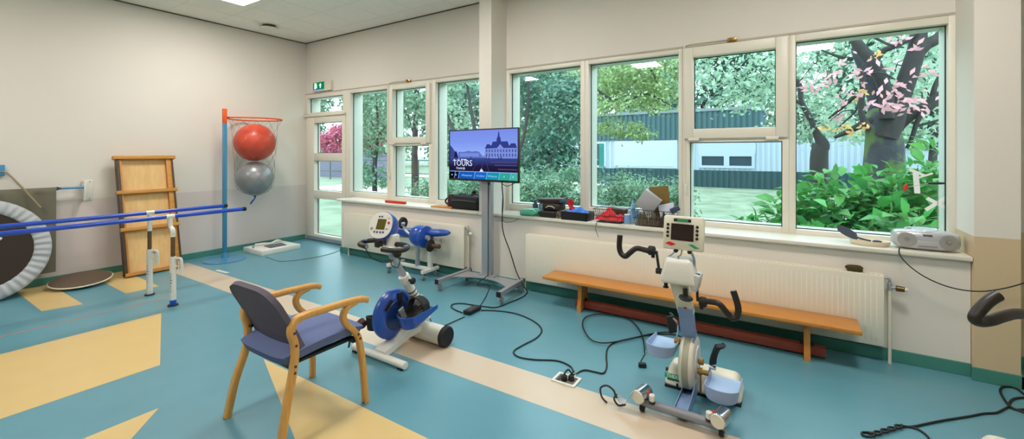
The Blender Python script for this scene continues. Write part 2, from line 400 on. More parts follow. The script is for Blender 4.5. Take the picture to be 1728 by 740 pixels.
# ------------------------------------------------------------------ exit sign
t = thing('exit_sign', 'green and white illuminated exit sign with running man and arrow above the glass door', 'exit sign', (-6.75, YW, 2.63))
m = MB(); m.b2((-7.09, YW-.05, 2.635), (-6.56, YW, 2.80), bev=.006); m.build('housing', IVORY, t)
m = MB(); m.b2((-7.05, YW-.058, 2.665), (-6.74, YW-.05, 2.792)); pl = m.build('sign_panel', emission('exit_green', (20, 150, 96), .75), t, smooth=0)
EW = emission('exit_white', (235, 255, 245), 1.5)
M = Matrix(((1, 0, 0, -7.05), (0, 0, -1, YW-.058), (0, 1, 0, 2.665), (0, 0, 0, 1)))
m = MB()
m.prism([(.20, .02), (.222, .02), (.222, .062), (.247, .062), (.211, .108), (.175, .062), (.20, .062)], M, .001); m.build('arrow', EW, pl, smooth=0)
m = MB(); m.prism([(.04, .012), (.075, .012), (.075, .115), (.04, .115)], M, .001); m.build('doorway', EW, pl, smooth=0)
m = MB()
m.prism([(.098+.009*math.cos(a*.785), .103+.009*math.sin(a*.785)) for a in range(8)], M, .001)
m.prism([(.088, .09), (.108, .086), (.104, .056), (.086, .056)], M, .001); m.prism([(.106, .084), (.122, .07), (.119, .066), (.102, .076)], M, .001)
m.prism([(.09, .086), (.076, .074), (.079, .07), (.092, .078)], M, .001); m.prism([(.094, .058), (.118, .04), (.112, .018), (.107, .02), (.11, .038), (.088, .05)], M, .001); m.prism([(.09, .058), (.084, .036), (.066, .022), (.069, .017), (.092, .034), (.098, .054)], M, .001)
m.build('running_man', EW, pl, smooth=0)
m = MB(); m.b2((-7.05, YW-.056, 2.637), (-6.74, YW-.03, 2.663), bev=.003); m.build('light_diffuser', emission('exit_light', (205, 205, 250), .6), t)
# ------------------------------------------------------------------ ceiling lights and detector
LAMP = emission('panel_light', (255, 248, 239), 50.)
lights = [(-5.86, 2.64), (-2.65, 2.64), (.46, 2.64), (-5.86, -.58), (-2.65, -.50), (.46, -.58)]
LLAB = {0: 'lit square ceiling light panel at the top edge above the ball stand', 3: 'leftmost of the lit ceiling panels mirrored in the window glass', 4: 'lit ceiling panel mirrored in the second window right of the column', 5: 'lit ceiling panel mirrored in the largest window by the tree', 1: 'lit ceiling panel over the wheeled television stand', 2: 'lit ceiling panel over the bench and pedal trainer', 6: 'lit ceiling panel at the back of the room by the left wall', 7: 'lit ceiling panel in the middle of the back row', 8: 'lit ceiling panel at the right end of the back row'}
for i, (x, y) in enumerate(lights):
    t = thing('ceiling_light', LLAB[i], 'ceiling light', (x, y, ZC), group='square ceiling light panels')
    m = MB(); ring(m, x-.30, y-.30, x+.30, y+.30, x-.283, y-.283, x+.283, y+.283, 0, .018, bev=0)
    for v in m.bm.verts: v.co = Vector((v.co.x, v.co.z, ZC-.019+v.co.y))
    m.build('frame', WHITE, t, smooth=0)
    m = MB(); m.b2((x-.283, y-.283, ZC-.016), (x+.283, y+.283, ZC-.006)); m.build('diffuser', LAMP, t, smooth=0)
t = thing('ceiling_sensor', 'round white sensor on the ceiling near the room corner', 'ceiling sensor', (-6.82, 3.62, ZC))
m = MB(); m.lathe([(.09, 0), (.09, -.035), (.07, -.04)], (-6.82, 3.62, ZC-.001)); m.build('base', mat('sensor_dark', (90, 84, 66), .6), t)
m = MB(); m.lathe([(.125, -.04), (.132, -.046), (.132, -.058), (.12, -.068), (.0, -.074)], (-6.82, 3.62, ZC)); m.build('cover', WHITE, t)
# ------------------------------------------------------------------ radiators
def radiator(x0, x1, label, right):
    t = thing('radiator', label, 'radiator', ((x0+x1)/2, YP, .12), group='white panel radiators')
    z0, z1, yf = .125, .648, 4.128
    m = MB(); m.b2((x0, yf, z0), (x1, yf+.018, z1), bev=.008)
    n = int((x1-x0)/.033)
    for i in range(n):
        x = x0+.02+i*(x1-x0-.04)/n
        m.b2((x+.004, yf-.0004, z0+.04), (x+.018, yf+.002, z1-.04), bev=.001)
    m.build('front_panel', RADI, t)
    m = MB(); m.b2((x0+.01, YP-.03, z0), (x1-.01, YP-.012, z1), bev=.006); m.build('rear_panel', RADI, t)
    m = MB()
    m.b2((x0, yf+.018, z1-.02), (x0+.006, YP-.012, z1)); m.b2((x1-.006, yf+.018, z1-.02), (x1, YP-.012, z1))
    for i in range(int((x1-x0)/.03)):
        m.b2((x0+.02+i*.03, yf+.02, z1-.012), (x0+.034+i*.03, YP-.032, z1-.004))
    m.b2((x0+.01, yf+.035, z1-.009), (x1-.01, yf+.041, z1-.002)); m.b2((x0+.01, yf+.058, z1-.009), (x1-.01, yf+.064, z1-.002))
    m.build('top_grille', RADI, t)
    m = MB(); m.b2((x0, yf+.02, z0+.02), (x0+.002, YP-.02, z1-.03)); m.build('side_panel', RADI, t)
    m = MB(); m.b2((x1-.002, yf+.02, z0+.02), (x1, YP-.02, z1-.03)); m.build('side_panel', RADI, t)
    xp = x1+.035 if right else x1+.035
    yv = yf+.045
    m = MB(); m.cyl((xp, yv, 0), (xp, yv, z1-.10), .011); m.build('pipe', RADI, t)
    m = MB(); m.tube([(x1-.004, yv, z1-.022), (xp-.012, yv, z1-.022), (xp, yv, z1-.034), (xp, yv, z1-.08)], .009); m.cyl((xp, yv, z1-.11), (xp, yv, z1-.055), .015, bev=.002); m.cyl((xp, yv, z1-.085), (xp+.035, yv-.012, z1-.085), .011); v = m.build('valve', STEEL, t)
    m = MB(); m.cyl((xp+.033, yv-.012, z1-.085), (xp+.08, yv-.026, z1-.085), .021, .018, bev=.003); k = m.build('thermostat_knob', mat('valve_bronze', (96, 78, 40), .3, metal=.6), v) if right else m.build('thermostat_knob', WHITE, v)
    if right:
        m = MB(); m.cyl((xp+.08, yv-.026, z1-.085), (xp+.098, yv-.031, z1-.085), .016, .012, bev=.003); m.build('thermostat_cap', WHITE, v)
    m = MB(); m.cyl((x0-.03 if right else x0+.05, yv, 0), (x0-.03 if right else x0+.05, yv, z0+.03), .01); m.tube([(x0-.03 if right else x0+.05, yv, z0+.02), (x0-.03 if right else x0+.05, yv, z0+.04), (x0 if right else x0+.07, yv, z0+.05), (x0+.01 if right else x0+.08, yv, z0+.05)], .009); m.build('return_pipe', RADI, t)
    return t
radiator(-5.66, -3.335, 'shorter white radiator left of the television stand, behind the blue machines', False)
radiator(-2.455, .612, 'long white radiator under the sill behind the wooden bench', True)
m = MB(); m.sweep(cr([(.39, 4.185, .667), (.41, 4.186, .679), (.47, 4.19, .681), (.49, 4.193, .668)], 5), [.010, .014, .014, .012], 14); m.box((.445, 4.19, .668), (.095, .05, .036), bev=.006)
solo(m, 'sponge', mat('sponge_olive', (70, 58, 26), .9, var=.2, scale=60), 'dark olive sponge lying on the right end of the long radiator', 'sponge', loc=(.45, 4.19, .65))
# ================================================================== FURNITURE
# ---- gymnastics bench (long seat, two trestle legs, red balance beam underneath)
t = thing('gym_bench', 'long varnished gymnastics bench with a red-brown beam under it, along the radiator', 'bench', (-.8, 3.99, 0))
m = MB(); m.b2((-2.085, 3.835, .275), (.452, 4.115, .305), bev=.006); m.build('seat', BENCH, t)
for x in (-1.705, .135):
    m = MB()
    prof = [(-.105, 0), (-.075, 0), (-.055, .02), (.055, .02), (.075, 0), (.105, 0), (.10, .05), (.078, .12), (.078, .275), (-.078, .275), (-.078, .12), (-.10, .05)]
    m.prism(prof, frame((x-.02, 3.985, 0), (0, 1, 0), (0, 0, 1)), .04); m.build('leg', BENCHL, t)
m = MB(); m.b2((-1.78, 3.965, .018), (.255, 4.035, .088), bev=.006); m.build('balance_beam', BEAM, t)
for x in (-2.0, .385):
    m = MB(); m.prism([(-.07, 0), (.07, 0), (.05, -.032), (-.05, -.032)], frame((x-.02, 3.985, .275), (0, 1, 0), (0, 0, 1)), .04); m.build('hook_block', BEAM, t)
for x in (-1.705, .135):
    m = MB(); m.b2((x-.045, 3.965, .088), (x+.045, 4.03, .096)); m.cyl((x+.03, 3.985, .09), (x+.03, 3.985, .115), .008); m.build('bracket', BLACK, t)
# ---- television and its wheeled stand
t = thing('television_stand', 'wheeled silver television stand with a tall flat post and curved base plate', 'television stand', (-2.87, 3.95, 0))
LP = [((-3.28, 3.585), (-3.262, 4.15)), ((-2.455, 3.60), (-2.50, 4.14))]
for (a, b_) in LP:
    m = MB(); m.sweep([(*a, .118), (*b_, .118)], 1, sect=[(-.022, -.024), (.022, -.024), (.022, .024), (-.022, .024)], side=(1, 0, 0)); lg = m.build('base_leg', STEEL, t)
    d = (Vector((*a, 0))-Vector((*b_, 0))).normalized()
    for p, sgn in ((Vector((*a, .118)), 1), (Vector((*b_, .118)), -1)):
        m = MB(); m.box(p+d*sgn*.006, (.048, .016, .053), rot=(0, 0, math.atan2(-d.x, d.y)), bev=.004); m.build('end_cap', BLACK, lg)
    for q in (Vector((*a, 0))-d*.055, Vector((*b_, 0))+d*.05):
        m = MB(); m.cyl((q.x-.011, q.y, .032), (q.x+.011, q.y, .032), .03, bev=.004); cw = m.build('caster', GREYP, t)
        m = MB(); m.cyl((q.x, q.y, .06), (q.x, q.y, .09), .012); m.box((q.x, q.y-.006, .06), (.044, .05, .012), bev=.003); m.box((q.x-.018, q.y, .045), (.006, .035, .05), bev=.002); m.box((q.x+.018, q.y, .045), (.006, .035, .05), bev=.002); m.box((q.x+.0, q.y-.04, .066), (.03, .04, .01), rot=(.4, 0, 0), bev=.003); m.build('caster_fork', STEEL, cw)
m = MB()
arc = [(-3.262, 3.80)] + [(-3.262+.79*k/12, 3.80+.16*math.sin(PI*k/12)) for k in range(1, 12)] + [(-2.472, 3.80), (-2.485, 4.08), (-2.70, 4.09), (-3.04, 4.09), (-3.262, 4.08)]
m.prism(arc, Matrix.Translation((0, 0, .118)), .01); m.build('base_plate', STEEL, t)
m = MB(); m.b2((-2.995, 4.028, .128), (-2.858, 4.092, 1.62), bev=.012); m.b2((-2.90, 4.02, .13), (-2.895, 4.03, 1.4)); m.build('post', STEEL, t)
m = MB(); m.b2((-3.04, 4.02, .126), (-2.815, 4.10, .142), bev=.003); m.build('post_foot', STEEL, t)
m = MB(); m.b2((-3.06, 4.016, 1.36), (-2.80, 4.034, 1.66), bev=.004); m.b2((-3.0, 4.034, 1.2), (-2.86, 4.094, 1.25), bev=.003); m.build('wall_mount', BLACK, t)
# television: turned about 5 degrees to the room
tv0 = Vector((-2.93, 3.955, 1.228)); ta = math.radians(-4.5)
t = thing('television', 'flat television showing TOURS, fixed high on the silver wheeled stand', 'television', tv0, ta)
TVW, TVH = 1.045, .60
def LM(o=(0, 0, 0)): return WM[t.name] @ Matrix.Translation(o)
m = MB(); m.box((0, .012, TVH/2), (TVW, .03, TVH), bev=.006); m.box((0, .032, TVH*.45), (TVW*.6, .03, TVH*.6), bev=.01); m.build('housing', BLACK, t, local=True)
m = MB(); ring(m, -TVW/2, 0, TVW/2, TVH, -TVW/2+.012, .024, TVW/2-.012, TVH-.012, -.008, .0, bev=.002); m.build('bezel', BLACK, t, local=True)
sw, sh = TVW-.026, TVH-.038
SK = bpy.data.materials.new('screen_sky'); SK.use_nodes = True; nt = SK.node_tree; nt.nodes.clear()
e_ = nt.nodes.new('ShaderNodeEmission'); o_ = nt.nodes.new('ShaderNodeOutputMaterial'); tc = nt.nodes.new('ShaderNodeTexCoord'); sx = nt.nodes.new('ShaderNodeSeparateXYZ'); rp = nt.nodes.new('ShaderNodeValToRGB')
rp.color_ramp.elements[0].position = 0.; rp.color_ramp.elements[0].color = (*lin((30, 22, 44)), 1); rp.color_ramp.elements[1].position = 1.; rp.color_ramp.elements[1].color = (*lin((122, 142, 232)), 1)
for p, c in ((.26, (34, 28, 62)), (.42, (58, 74, 146)), (.5, (150, 178, 250)), (.75, (128, 154, 240))):
    el = rp.color_ramp.elements.new(p); el.color = (*lin(c), 1)
nt.links.new(tc.outputs['Generated'], sx.inputs[0]); nt.links.new(sx.outputs['Z'], rp.inputs['Fac']); nt.links.new(rp.outputs['Color'], e_.inputs['Color']); nt.links.new(e_.outputs[0], o_.inputs['Surface'])
SM = [SK]; m = MB(); m.b2((-sw/2, -.0034, .025), (sw/2, .0, .025+sh))
def scr(poly, k, layer, rgb):
    e = emission(k, rgb, 1.)
    if e not in SM: SM.append(e)
    m.poly([(x*sw-sw/2, -.0036-.0004*layer, .025+y*sh) for x, y in poly], SM.index(e))
def circ(x, y, r, n=8): return [(x+r*math.cos(2*PI*k/n), y+1.75*r*math.sin(2*PI*k/n)) for k in range(n)]
# the city square shown on the screen
scr([(0, .43), (.07, .43), (.085, .56), (.045, .64), (.0, .71)], 's_left', 1, (58, 74, 150))
scr([(.07, .43), (.13, .43), (.12, .53), (.1, .58), (.08, .56)], 's_dark', 2, (30, 34, 60))
scr([(.12, .44), (.48, .44), (.505, .48), (.46, .56), (.40, .575), (.36, .56), (.30, .58), (.22, .555), (.14, .56)], 's_mid', 1, (96, 116, 196))
scr([(.16, .46), (.46, .46), (.46, .53), (.16, .53)], 's_mid2', 2, (120, 142, 220))
scr([(.545, .43), (.995, .43), (.995, .63), (.97, .72), (.91, .72), (.89, .67), (.865, .76), (.775, .76), (.77, .83), (.757, .86), (.752, .93), (.744, .97), (.736, .93), (.731, .86), (.718, .83), (.712, .76), (.66, .76), (.64, .68), (.61, .71), (.575, .71), (.55, .63)], 's_roof', 1, (52, 62, 138))
scr([(.548, .43), (.995, .43), (.995, .63), (.81, .63), (.765, .71), (.72, .63), (.55, .62)], 's_fac', 2, (126, 146, 222))
for i in range(11):
    for z0, z1 in ((.55, .605), (.46, .52)):
        x = .565+i*.04; scr([(x, z0), (x+.016, z0), (x+.016, z1), (x, z1)], 's_win', 3, (66, 80, 160))
for a, b_, c, d in ((.62, .36, .99, .345), (.68, .30, .99, .285), (.73, .22, .99, .20), (.78, .13, .99, .11)):
    scr([(a, b_), (c, b_), (c, b_-.02), (a+.01, b_-.02)], 's_marks', 3, (78, 74, 128))
for x0, y0, x1 in ((.46, .40, .35), (.51, .36, .495), (.56, .40, .60)):
    scr([(x0, y0), (x0+.004, y0), (x1+.006, .16), (x1, .16)], 's_marks', 3, (78, 74, 128))
for x in (.33, .60, .74, .77, .775, .56):
    scr([(x, .40), (x+.012, .40), (x+.009, .47), (x+.003, .47)], 's_people', 4, (40, 44, 84))
WH_ = (222, 232, 255)
scr([(.06, .375), (.09, .375), (.075, .41)], 's_white', 5, WH_)
for q in ((.132, .39), (.15, .405), (.15, .375)): scr(circ(*q, .007), 's_white', 5, WH_)
scr(circ(.195, .392, .012, 12), 's_white', 5, WH_); scr([(.215, .385), (.27, .385), (.27, .405), (.215, .405)], 's_white', 5, WH_)
scr([(.47, .155), (.525, .155), (.515, .19), (.5, .20), (.495, .23), (.49, .20), (.478, .185)], 's_white', 5, WH_)
bx = [0, .075, .14, .385, .565, .745, .90, 1.0]; bc = [(10, 10, 14), (18, 24, 60), (18, 92, 186), (22, 104, 196), (20, 150, 176), (46, 170, 150), (66, 178, 158)]
for i in range(7):
    k = .018
    scr([(bx[i]+(k if i else 0), .142), (bx[i+1]+k-.006 if i < 6 else 1, .142), (bx[i+1]-.006 if i < 6 else 1, 0), (bx[i], 0)], f's_bar{i}', 4, bc[i])
scr([(0, .141), (1, .141), (1, .154), (0, .154)], 's_line', 4, (150, 180, 246))
for i in range(1, 7): scr([(bx[i]+.013, .142), (bx[i]+.019, .142), (bx[i]+.001, 0), (bx[i]-.005, 0)], 's_menu', 6, (150, 196, 250))
for q in ((.035, .07, .011), (.098, .07, .011), (.20, .07, .009), (.43, .065, .009), (.60, .07, .009), (.82, .07, .01), (.94, .07, .012)): scr(circ(*q, 6), 's_menu', 6, (150, 196, 250))
screen = m.build('screen', SM, t, smooth=0, local=True, fix=False)
MW = emission('s_white', WH_, 1.)
def TM(x, y): return WM[t.name] @ Matrix(((1, 0, 0, x*sw-sw/2), (0, 0, -1, -.0066), (0, 1, 0, .025+y*sh), (0, 0, 0, 1)))
text('TOURS', .098, TM(.052, .265), MW, screen, 'title_lettering')
text('Frankrijk', .040, TM(.108, .192), MW, screen, 'subtitle_lettering')
for w_, x_ in (('Restaurant', .215), ('Cultuur', .445), ('Historie', .615)): text(w_, .033, TM(x_, .05), emission('s_menu', (150, 196, 250), 1.), screen, 'menu_lettering')
# ---- armchair
t = thing('armchair', 'beech armchair with bent wooden arms and grey-purple upholstery, seen from behind', 'chair', (-2.49, 1.48, 0))
def rear(x, dx): return [(x+dx, 1.225, 0), (x+dx*.7, 1.265, .20), (x, 1.315, .38), (x, 1.325, .50), (x, 1.304, .585), (x, 1.318, .632), (x, 1.365, .655), (x, 1.50, .654), (x, 1.64, .650), (x, 1.755, .640), (x, 1.80, .622)]
def fore(x, dx): return [(x+dx, 1.765, 0), (x+dx*.6, 1.757, .2), (x, 1.738, .39), (x, 1.70, .46), (x, 1.646, .52), (x, 1.626, .575), (x, 1.652, .618), (x, 1.715, .636)]
for x, dx in ((-2.238, .03), (-2.735, -.03)):
    m = MB(); m.strip(rear(x, dx), .040, .036, (1, 0, 0), 6); rl = m.build('rear_leg_and_arm', BEECH, t, smooth=50)
    m = MB(); m.strip(fore(x, dx), .036, .034, (1, 0, 0), 6); fl = m.build('front_leg', BEECH, t, smooth=50)
    sg = 1 if x > -2.5 else -1
    for (yy, zz) in ((1.318, .405), (1.315, .372), (1.322, .515), (1.312, .585)):
        m = MB(); m.cyl((x+sg*.015, yy, zz), (x+sg*.0225, yy, zz), .0075, seg=12); m.build('bolt', DARKW, rl)
    for (yy, zz) in ((1.722, .435), (1.735, .405)):
        m = MB(); m.cyl((x+sg*.013, yy, zz), (x+sg*.0205, yy, zz), .0075, seg=12); m.build('bolt', DARKW, fl)
    m = MB(); m.cyl((x+dx, 1.225, -.0), (x+dx, 1.225, .008), .018, seg=14); m.build('glide', RUBBER, rl)
    m = MB(); m.cyl((x+dx, 1.765, -.0), (x+dx, 1.765, .008), .018, seg=14); m.build('glide', RUBBER, fl)
def seatf(u, v):       # v along Y from back to front
    a_, b_ = 2*u-1, 2*v-1; x = -2.486+a_*.230*(1-.09*abs(b_)**5); y = 1.528+b_*.250*(1-.07*abs(a_)**5)
    e = min(1, 6*min(u, 1-u, ), 6*min(v, 1-v)); cz = .448+.012*math.sin(PI*u)*math.sin(PI*v)-.03*(1-v)**4-.025*v**8-.012*(1-e)**2
    return (x, y, cz)
m = MB(); m.grid(seatf, 22, 22, th=-.055); m.build('seat', CHAIRF, t, smooth=60)
m = MB(); m.b2((-2.72, 1.32, .372), (-2.25, 1.35, .40)); m.b2((-2.72, 1.705, .380), (-2.25, 1.735, .405)); m.b2((-2.70, 1.34, .388), (-2.66, 1.72, .402)); m.b2((-2.32, 1.34, .388), (-2.28, 1.72, .402)); m.build('seat_frame', BLACK, t)
def backf(u, v):
    a = (u-.5)*2
    hw = .165+.075*(1-(1-min(v/.22, 1))**2.2)
    if v > .82: hw -= .035*((v-.82)/.18)**2
    z = .395+v*(.425-.035*abs(a)**3.5); y = 1.372-.165*v-.02*v*v+a*a*(.030-.012*v)
    if v < .12: y += .02*(.12-v)/.12
    return (-2.488+a*hw, y, z)
m = MB(); m.grid(backf, 24, 24, th=.03); m.build('backrest', mat('chair_back_fabric', (98, 92, 106), .85, spec=.2, var=.05, scale=40, bump=.15, bscale=500), t, smooth=60)
m = MB(); m.cyl((-2.735, 1.322, .515), (-2.70, 1.335, .515), .009); m.build('backrest_pin', BLACK, t)
m = MB(); m.cyl((-2.238, 1.322, .515), (-2.276, 1.335, .515), .009); m.build('backrest_pin', BLACK, t)
# ---- parallel bars
def pbar(xb, xp, y1, label):
    t = thing('parallel_bar', label, 'parallel bar', (xp, 1.83, 0), group='blue parallel bars')
    m = MB(); m.cyl((xb, -2.2, .90), (xb, y1-.04, .90), .021, bev=.002, seg=20); m.build('bar', BLUEBAR, t)
    m = MB(); m.cyl((xb, y1-.042, .90), (xb, y1, .90), .0235, bev=.004, seg=20); m.build('end_cap', mat('cap_black', (20, 26, 34), .5), t)
    for yp in (1.83, -1.9):
        vis = yp > 0
        m = MB(); m.cyl((xp, yp, .012), (xp, yp, .50), .027, bev=.003, seg=20); po = m.build('post', WHITE, t)
        m = MB(); m.cyl((xp, yp, .50), (xp, yp, .735), .0185, seg=18)
        for k in range(6): m.cyl((xp, yp, .52+k*.036), (xp, yp, .530+k*.036), .0198, seg=18)
        m.build('height_tube', mat('tube_brown', (110, 86, 64), .4, metal=.4), t)
        dx = xb-xp
        m = MB(); m.tube([(xp, yp, .70), (xp, yp, .745), (xp+dx*.15, yp, .772), (xp+dx*.85, yp, .80), (xb, yp, .828), (xb, yp, .885)], .0215, 14, 6); m.build('offset_elbow', WHITE, t, smooth=60)
        m = MB(); m.cyl((xb, yp-.035, .90), (xb, yp+.035, .90), .0235, seg=18); m.build('saddle', WHITE, t)
        m = MB(); m.cyl((xp, yp, .0), (xp, yp, .015), .047, .043, seg=24); m.build('floor_socket', mat('socket_dark', (60, 62, 60), .4, metal=.5), t)
        if vis:
            m = MB(); m.cyl((xp, yp, .012), (xp, yp, .06), .0285, seg=20); m.build('blue_collar' if xp > -5.5 else 'collar', BLUEBAR if xp > -5.5 else WHITE, po)
            r = Vector((C_, S_, 0)); f_ = Vector((-S_, C_, 0))
            o0 = Vector((xp, yp, 0))
            m = MB(); m.strip([o0+r*.01+Vector((0, 0, .478)), o0+r*.06+Vector((0, 0, .482)), o0+r*.083+Vector((0, 0, .47)), o0+r*.09+Vector((0, 0, .42)), o0+r*.093+Vector((0, 0, .33))], .018, .022, f_, 5)
            m.tube([o0+r*.05+Vector((0, 0, .47)), o0+r*.062+Vector((0, 0, .42)), o0+r*.055+Vector((0, 0, .35))], .007); m.cyl(o0+r*.02+Vector((0, 0, .40)), o0+r*.06+Vector((0, 0, .40)), .006)
            m.build('clamp_lever', WHITE, t)
            m = MB(); m.box(o0+r*.058-f_*.0125+Vector((0, 0, .466)), (.03, .002, .018), rot=(0, 0, YAW)); m.build('badge', GREYP, t)
            for k, ch in enumerate('SENDLIT'):
                a = o0-f_*.0272+Vector((0, 0, .315-k*.03))
                text(ch, .026, frame(a-Vector((C_, S_, 0))*.008, (C_, S_, 0), (0, 0, 1)), mat('print_dark', (40, 46, 70), .6), po)
pbar(-5.865, -5.875, 2.60, 'far blue parallel bar, its post standing nearer the wooden crate')
pbar(-5.335, -5.264, 2.565, 'near blue parallel bar on a white post with blue foot collar')
# ---- hoop stand with gym balls
t = thing('basketball_hoop', 'blue hoop stand with orange top and ring, its net holding two gym balls', 'basketball hoop', (-6.9, 3.05, 0))
px_, py_ = -6.964, 3.053
m = MB(); m.lathe([(.262, 0), (.267, .004), (.262, .012), (.05, .02), (.0, .02)], (-6.885, 3.02, .001), seg=48); m.build('base_disc', mat('hoop_blue', (58, 130, 170), .3, coat=.2), t)
m = MB(); m.b2((px_-.024, py_-.024, .01), (px_+.024, py_+.024, 1.99), bev=.004); m.lathe([(.05, .015), (.04, .06), (.03, .09)], (px_, py_, 0)); m.build('pole', mat('hoop_blue', (58, 130, 170), .3, coat=.2), t)
ORANGE = mat('hoop_orange', (226, 92, 34), .4)
m = MB(); m.b2((px_-.025, py_-.025, 1.99), (px_+.025, py_+.025, 2.205), bev=.004); m.build('pole_top', ORANGE, t)
hc = Vector((-6.95, 3.475, 2.076)); rr = .37
m = MB(); m.sweep([hc+Vector((rr*math.cos(a), rr*math.sin(a), 0)) for a in [2*PI*k/48 for k in range(48)]], .011, 10, closed=True); hr = m.build('ring', ORANGE, t)
m = MB(); m.b2((px_-.012, py_+.02, 2.062), (px_+.012, hc.y-rr+.01, 2.092), bev=.003); m.build('ring_arm', DARKW, hr)
zs_ = [(2.07, .365), (1.98, .315), (1.88, .30), (1.716, .298), (1.55, .290), (1.46, .272), (1.33, .268), (1.165, .268), (1.02, .242), (.94, .16), (.905, .06), (.885, .012)]
def nr(z):
    for (a, ra), (b_, rb) in zip(zs_, zs_[1:]):
        if b_ <= z <= a: return rb+(ra-rb)*(z-b_)/(a-b_)
    return .012
m = MB()
for s_ in (1, -1):
    for k in range(12):
        pts = []
        for j in range(41):
            z = 2.07-j*(2.07-.89)/40; a = 2*PI*k/12+s_*j/40*2*PI*.5; r_ = nr(z)+.002
            pts.append(hc*1+Vector((r_*math.cos(a), r_*math.sin(a), z-hc.z)))
        m.sweep(pts, .0013, 4)
net = m.build('net', mat('net_cord', (112, 108, 114), .8), t)
m = MB(); m.tube([(hc.x, hc.y, .885), (hc.x+.01, hc.y-.01, .85), (hc.x-.02, hc.y-.04, .80), (hc.x-.035, hc.y-.05, .765), (hc.x-.01, hc.y-.035, .80), (hc.x+.012, hc.y, .86)], .009, 8); m.sphere((hc.x, hc.y, .882), .02); m.build('tie_strap', BLUE, net)
m = MB(); m.sphere((hc.x, hc.y, 1.716), .288, u=48, v=28)
solo(m, 'gym_ball', mat('ball_red', (206, 74, 50), .38, var=.03, coat=.1), 'red gym ball, the upper one in the hoop net', 'gym ball', 'gym balls in the hoop net', loc=(hc.x, hc.y, 1.716))
m = MB(); m.sphere((hc.x, hc.y, 1.165), .256, u=48, v=28)
solo(m, 'gym_ball', mat('ball_silver', (146, 148, 150), .34, metal=.35, var=.03), 'silver grey gym ball, the lower one in the hoop net', 'gym ball', 'gym balls in the hoop net', loc=(hc.x, hc.y, 1.165))
# ---- wooden crate-like frame leaning on the wall
t = thing('wooden_crate', 'tall wooden crate of panels and cross battens leaning against the left wall', 'wooden crate', (-6.94, 2.19, 0))
Ld = Vector((-.33, 0, 1.49)); Ln = 1.525; ld = Ld.normalized(); ln = Vector((ld.z, 0, -ld.x))
CM = frame((-6.95, 1.905, .01), (0, 1, .0), ld)           # x across the wall, y up the frame, z to the room
WM['cm'] = CM
def cbox(mm, x0, x1, y0, y1, z0, z1, bev=.002):
    n0 = len(mm.bm.verts); mm.b2((x0, y0, z0), (x1, y1, z1), bev=bev); mm.bm.verts.ensure_lookup_table()
    for v in list(mm.bm.verts)[n0:]: v.co = CM @ v.co
cw_ = .60
for i, (a, b_) in enumerate(((.03, .56), (.60, 1.03), (1.07, 1.50))):
    m = MB(); cbox(m, .03, cw_-.03, a, b_, -.012, 0, 0); m.build('back_panel', BOARDW, t)
m = MB(); cbox(m, 0, .030, 0, 1.51, -.02, .06); s1 = m.build('side_rail', DARKW, t)
m = MB(); cbox(m, .030, .052, 0, 1.51, -.01, .05); m.build('inner_rail', RAILW, s1)
m = MB(); cbox(m, cw_-.02, cw_, 0, 1.51, -.02, .06); s2 = m.build('side_rail', DARKW, t)
m = MB(); cbox(m, cw_-.075, cw_-.02, 0, 1.51, -.01, .05); m.build('inner_rail', RAILW, s2)
for y0, ex in ((-.01, .0), (.555, .012), (1.03, .02), (1.485, .03)):
    m = MB(); cbox(m, -ex, cw_+ex, y0, y0+.045, .0, .075, .004); m.build('cross_batten', RAILW, t)
m = MB(); cbox(m, .36, .50, 1.076, 1.081, .01, .05, 0); tag(m.build('paper_label', WHITE, t), 'pale paper label', None)
# ---- round trampoline leaning on the wall
t = thing('mini_trampoline', 'round mini trampoline with pleated grey rim and black mat leaning at the left edge', 'trampoline', (-6.9, .76, 0))
tn = Vector((math.cos(.27), 0, math.sin(.27))); tu = Vector((-tn.z, 0, tn.x)); R_ = .55
tc_ = Vector((-6.90, .755, 0))+tu*R_+Vector((0, 0, .005))
TMx = frame(tc_, (0, 1, 0), tu)
def ringpt(u, v):
    a = 2*PI*u; q = 2*PI*v
    pl_ = 1+.10*math.sin(a*46)+.05*math.sin(a*29+1)
    r = (R_+.41)/2+(R_-.41)/2*math.cos(q); z = .026*math.sin(q)*pl_+.004*math.sin(a*46)
    return TMx @ Vector((r*math.cos(a), r*math.sin(a), z+.0))
m = MB(); V = [[m.bm.verts.new(ringpt(i/368, j/12)) for j in range(12)] for i in range(368)]
for i in range(368):
    for j in range(12): m.bm.faces.new((V[i][j], V[(i+1) % 368][j], V[(i+1) % 368][(j+1) % 12], V[i][(j+1) % 12]))
m.build('padded_rim', mat('rim_fabric', (176, 180, 186), .7, var=.04, scale=20), t, smooth=70)
m = MB(); m.lathe([(.43, -.006), (.43, .0), (.0, .0)], tc_, tn, 64); m.build('jumping_mat', mat('mat_black', (46, 34, 26), .8, var=.05), t)
m = MB(); m.sweep([TMx @ Vector(((R_-.03)*math.cos(a), (R_-.03)*math.sin(a), -.012)) for a in [2*PI*k/64 for k in range(64)]], .014, 8, closed=True); m.build('steel_ring', STEEL, t)
for a in (.9, 2.4, -.9, -2.4):
    p = TMx @ Vector(((R_-.1)*math.cos(a), (R_-.1)*math.sin(a), -.028)); p2 = TMx @ Vector(((R_-.36)*math.cos(a), (R_-.36)*math.sin(a), -.045))
    m = MB(); m.cyl(p, p2, .015); m.build('leg', STEEL, t)
for a in (.82, ):
    m = MB(); q0 = TMx @ Vector((.18, .10, .004)); q1 = TMx @ Vector((.08, .16, .012)); m.cyl(q0, q1, .014); m.build('handle_stub', WHITE, t)
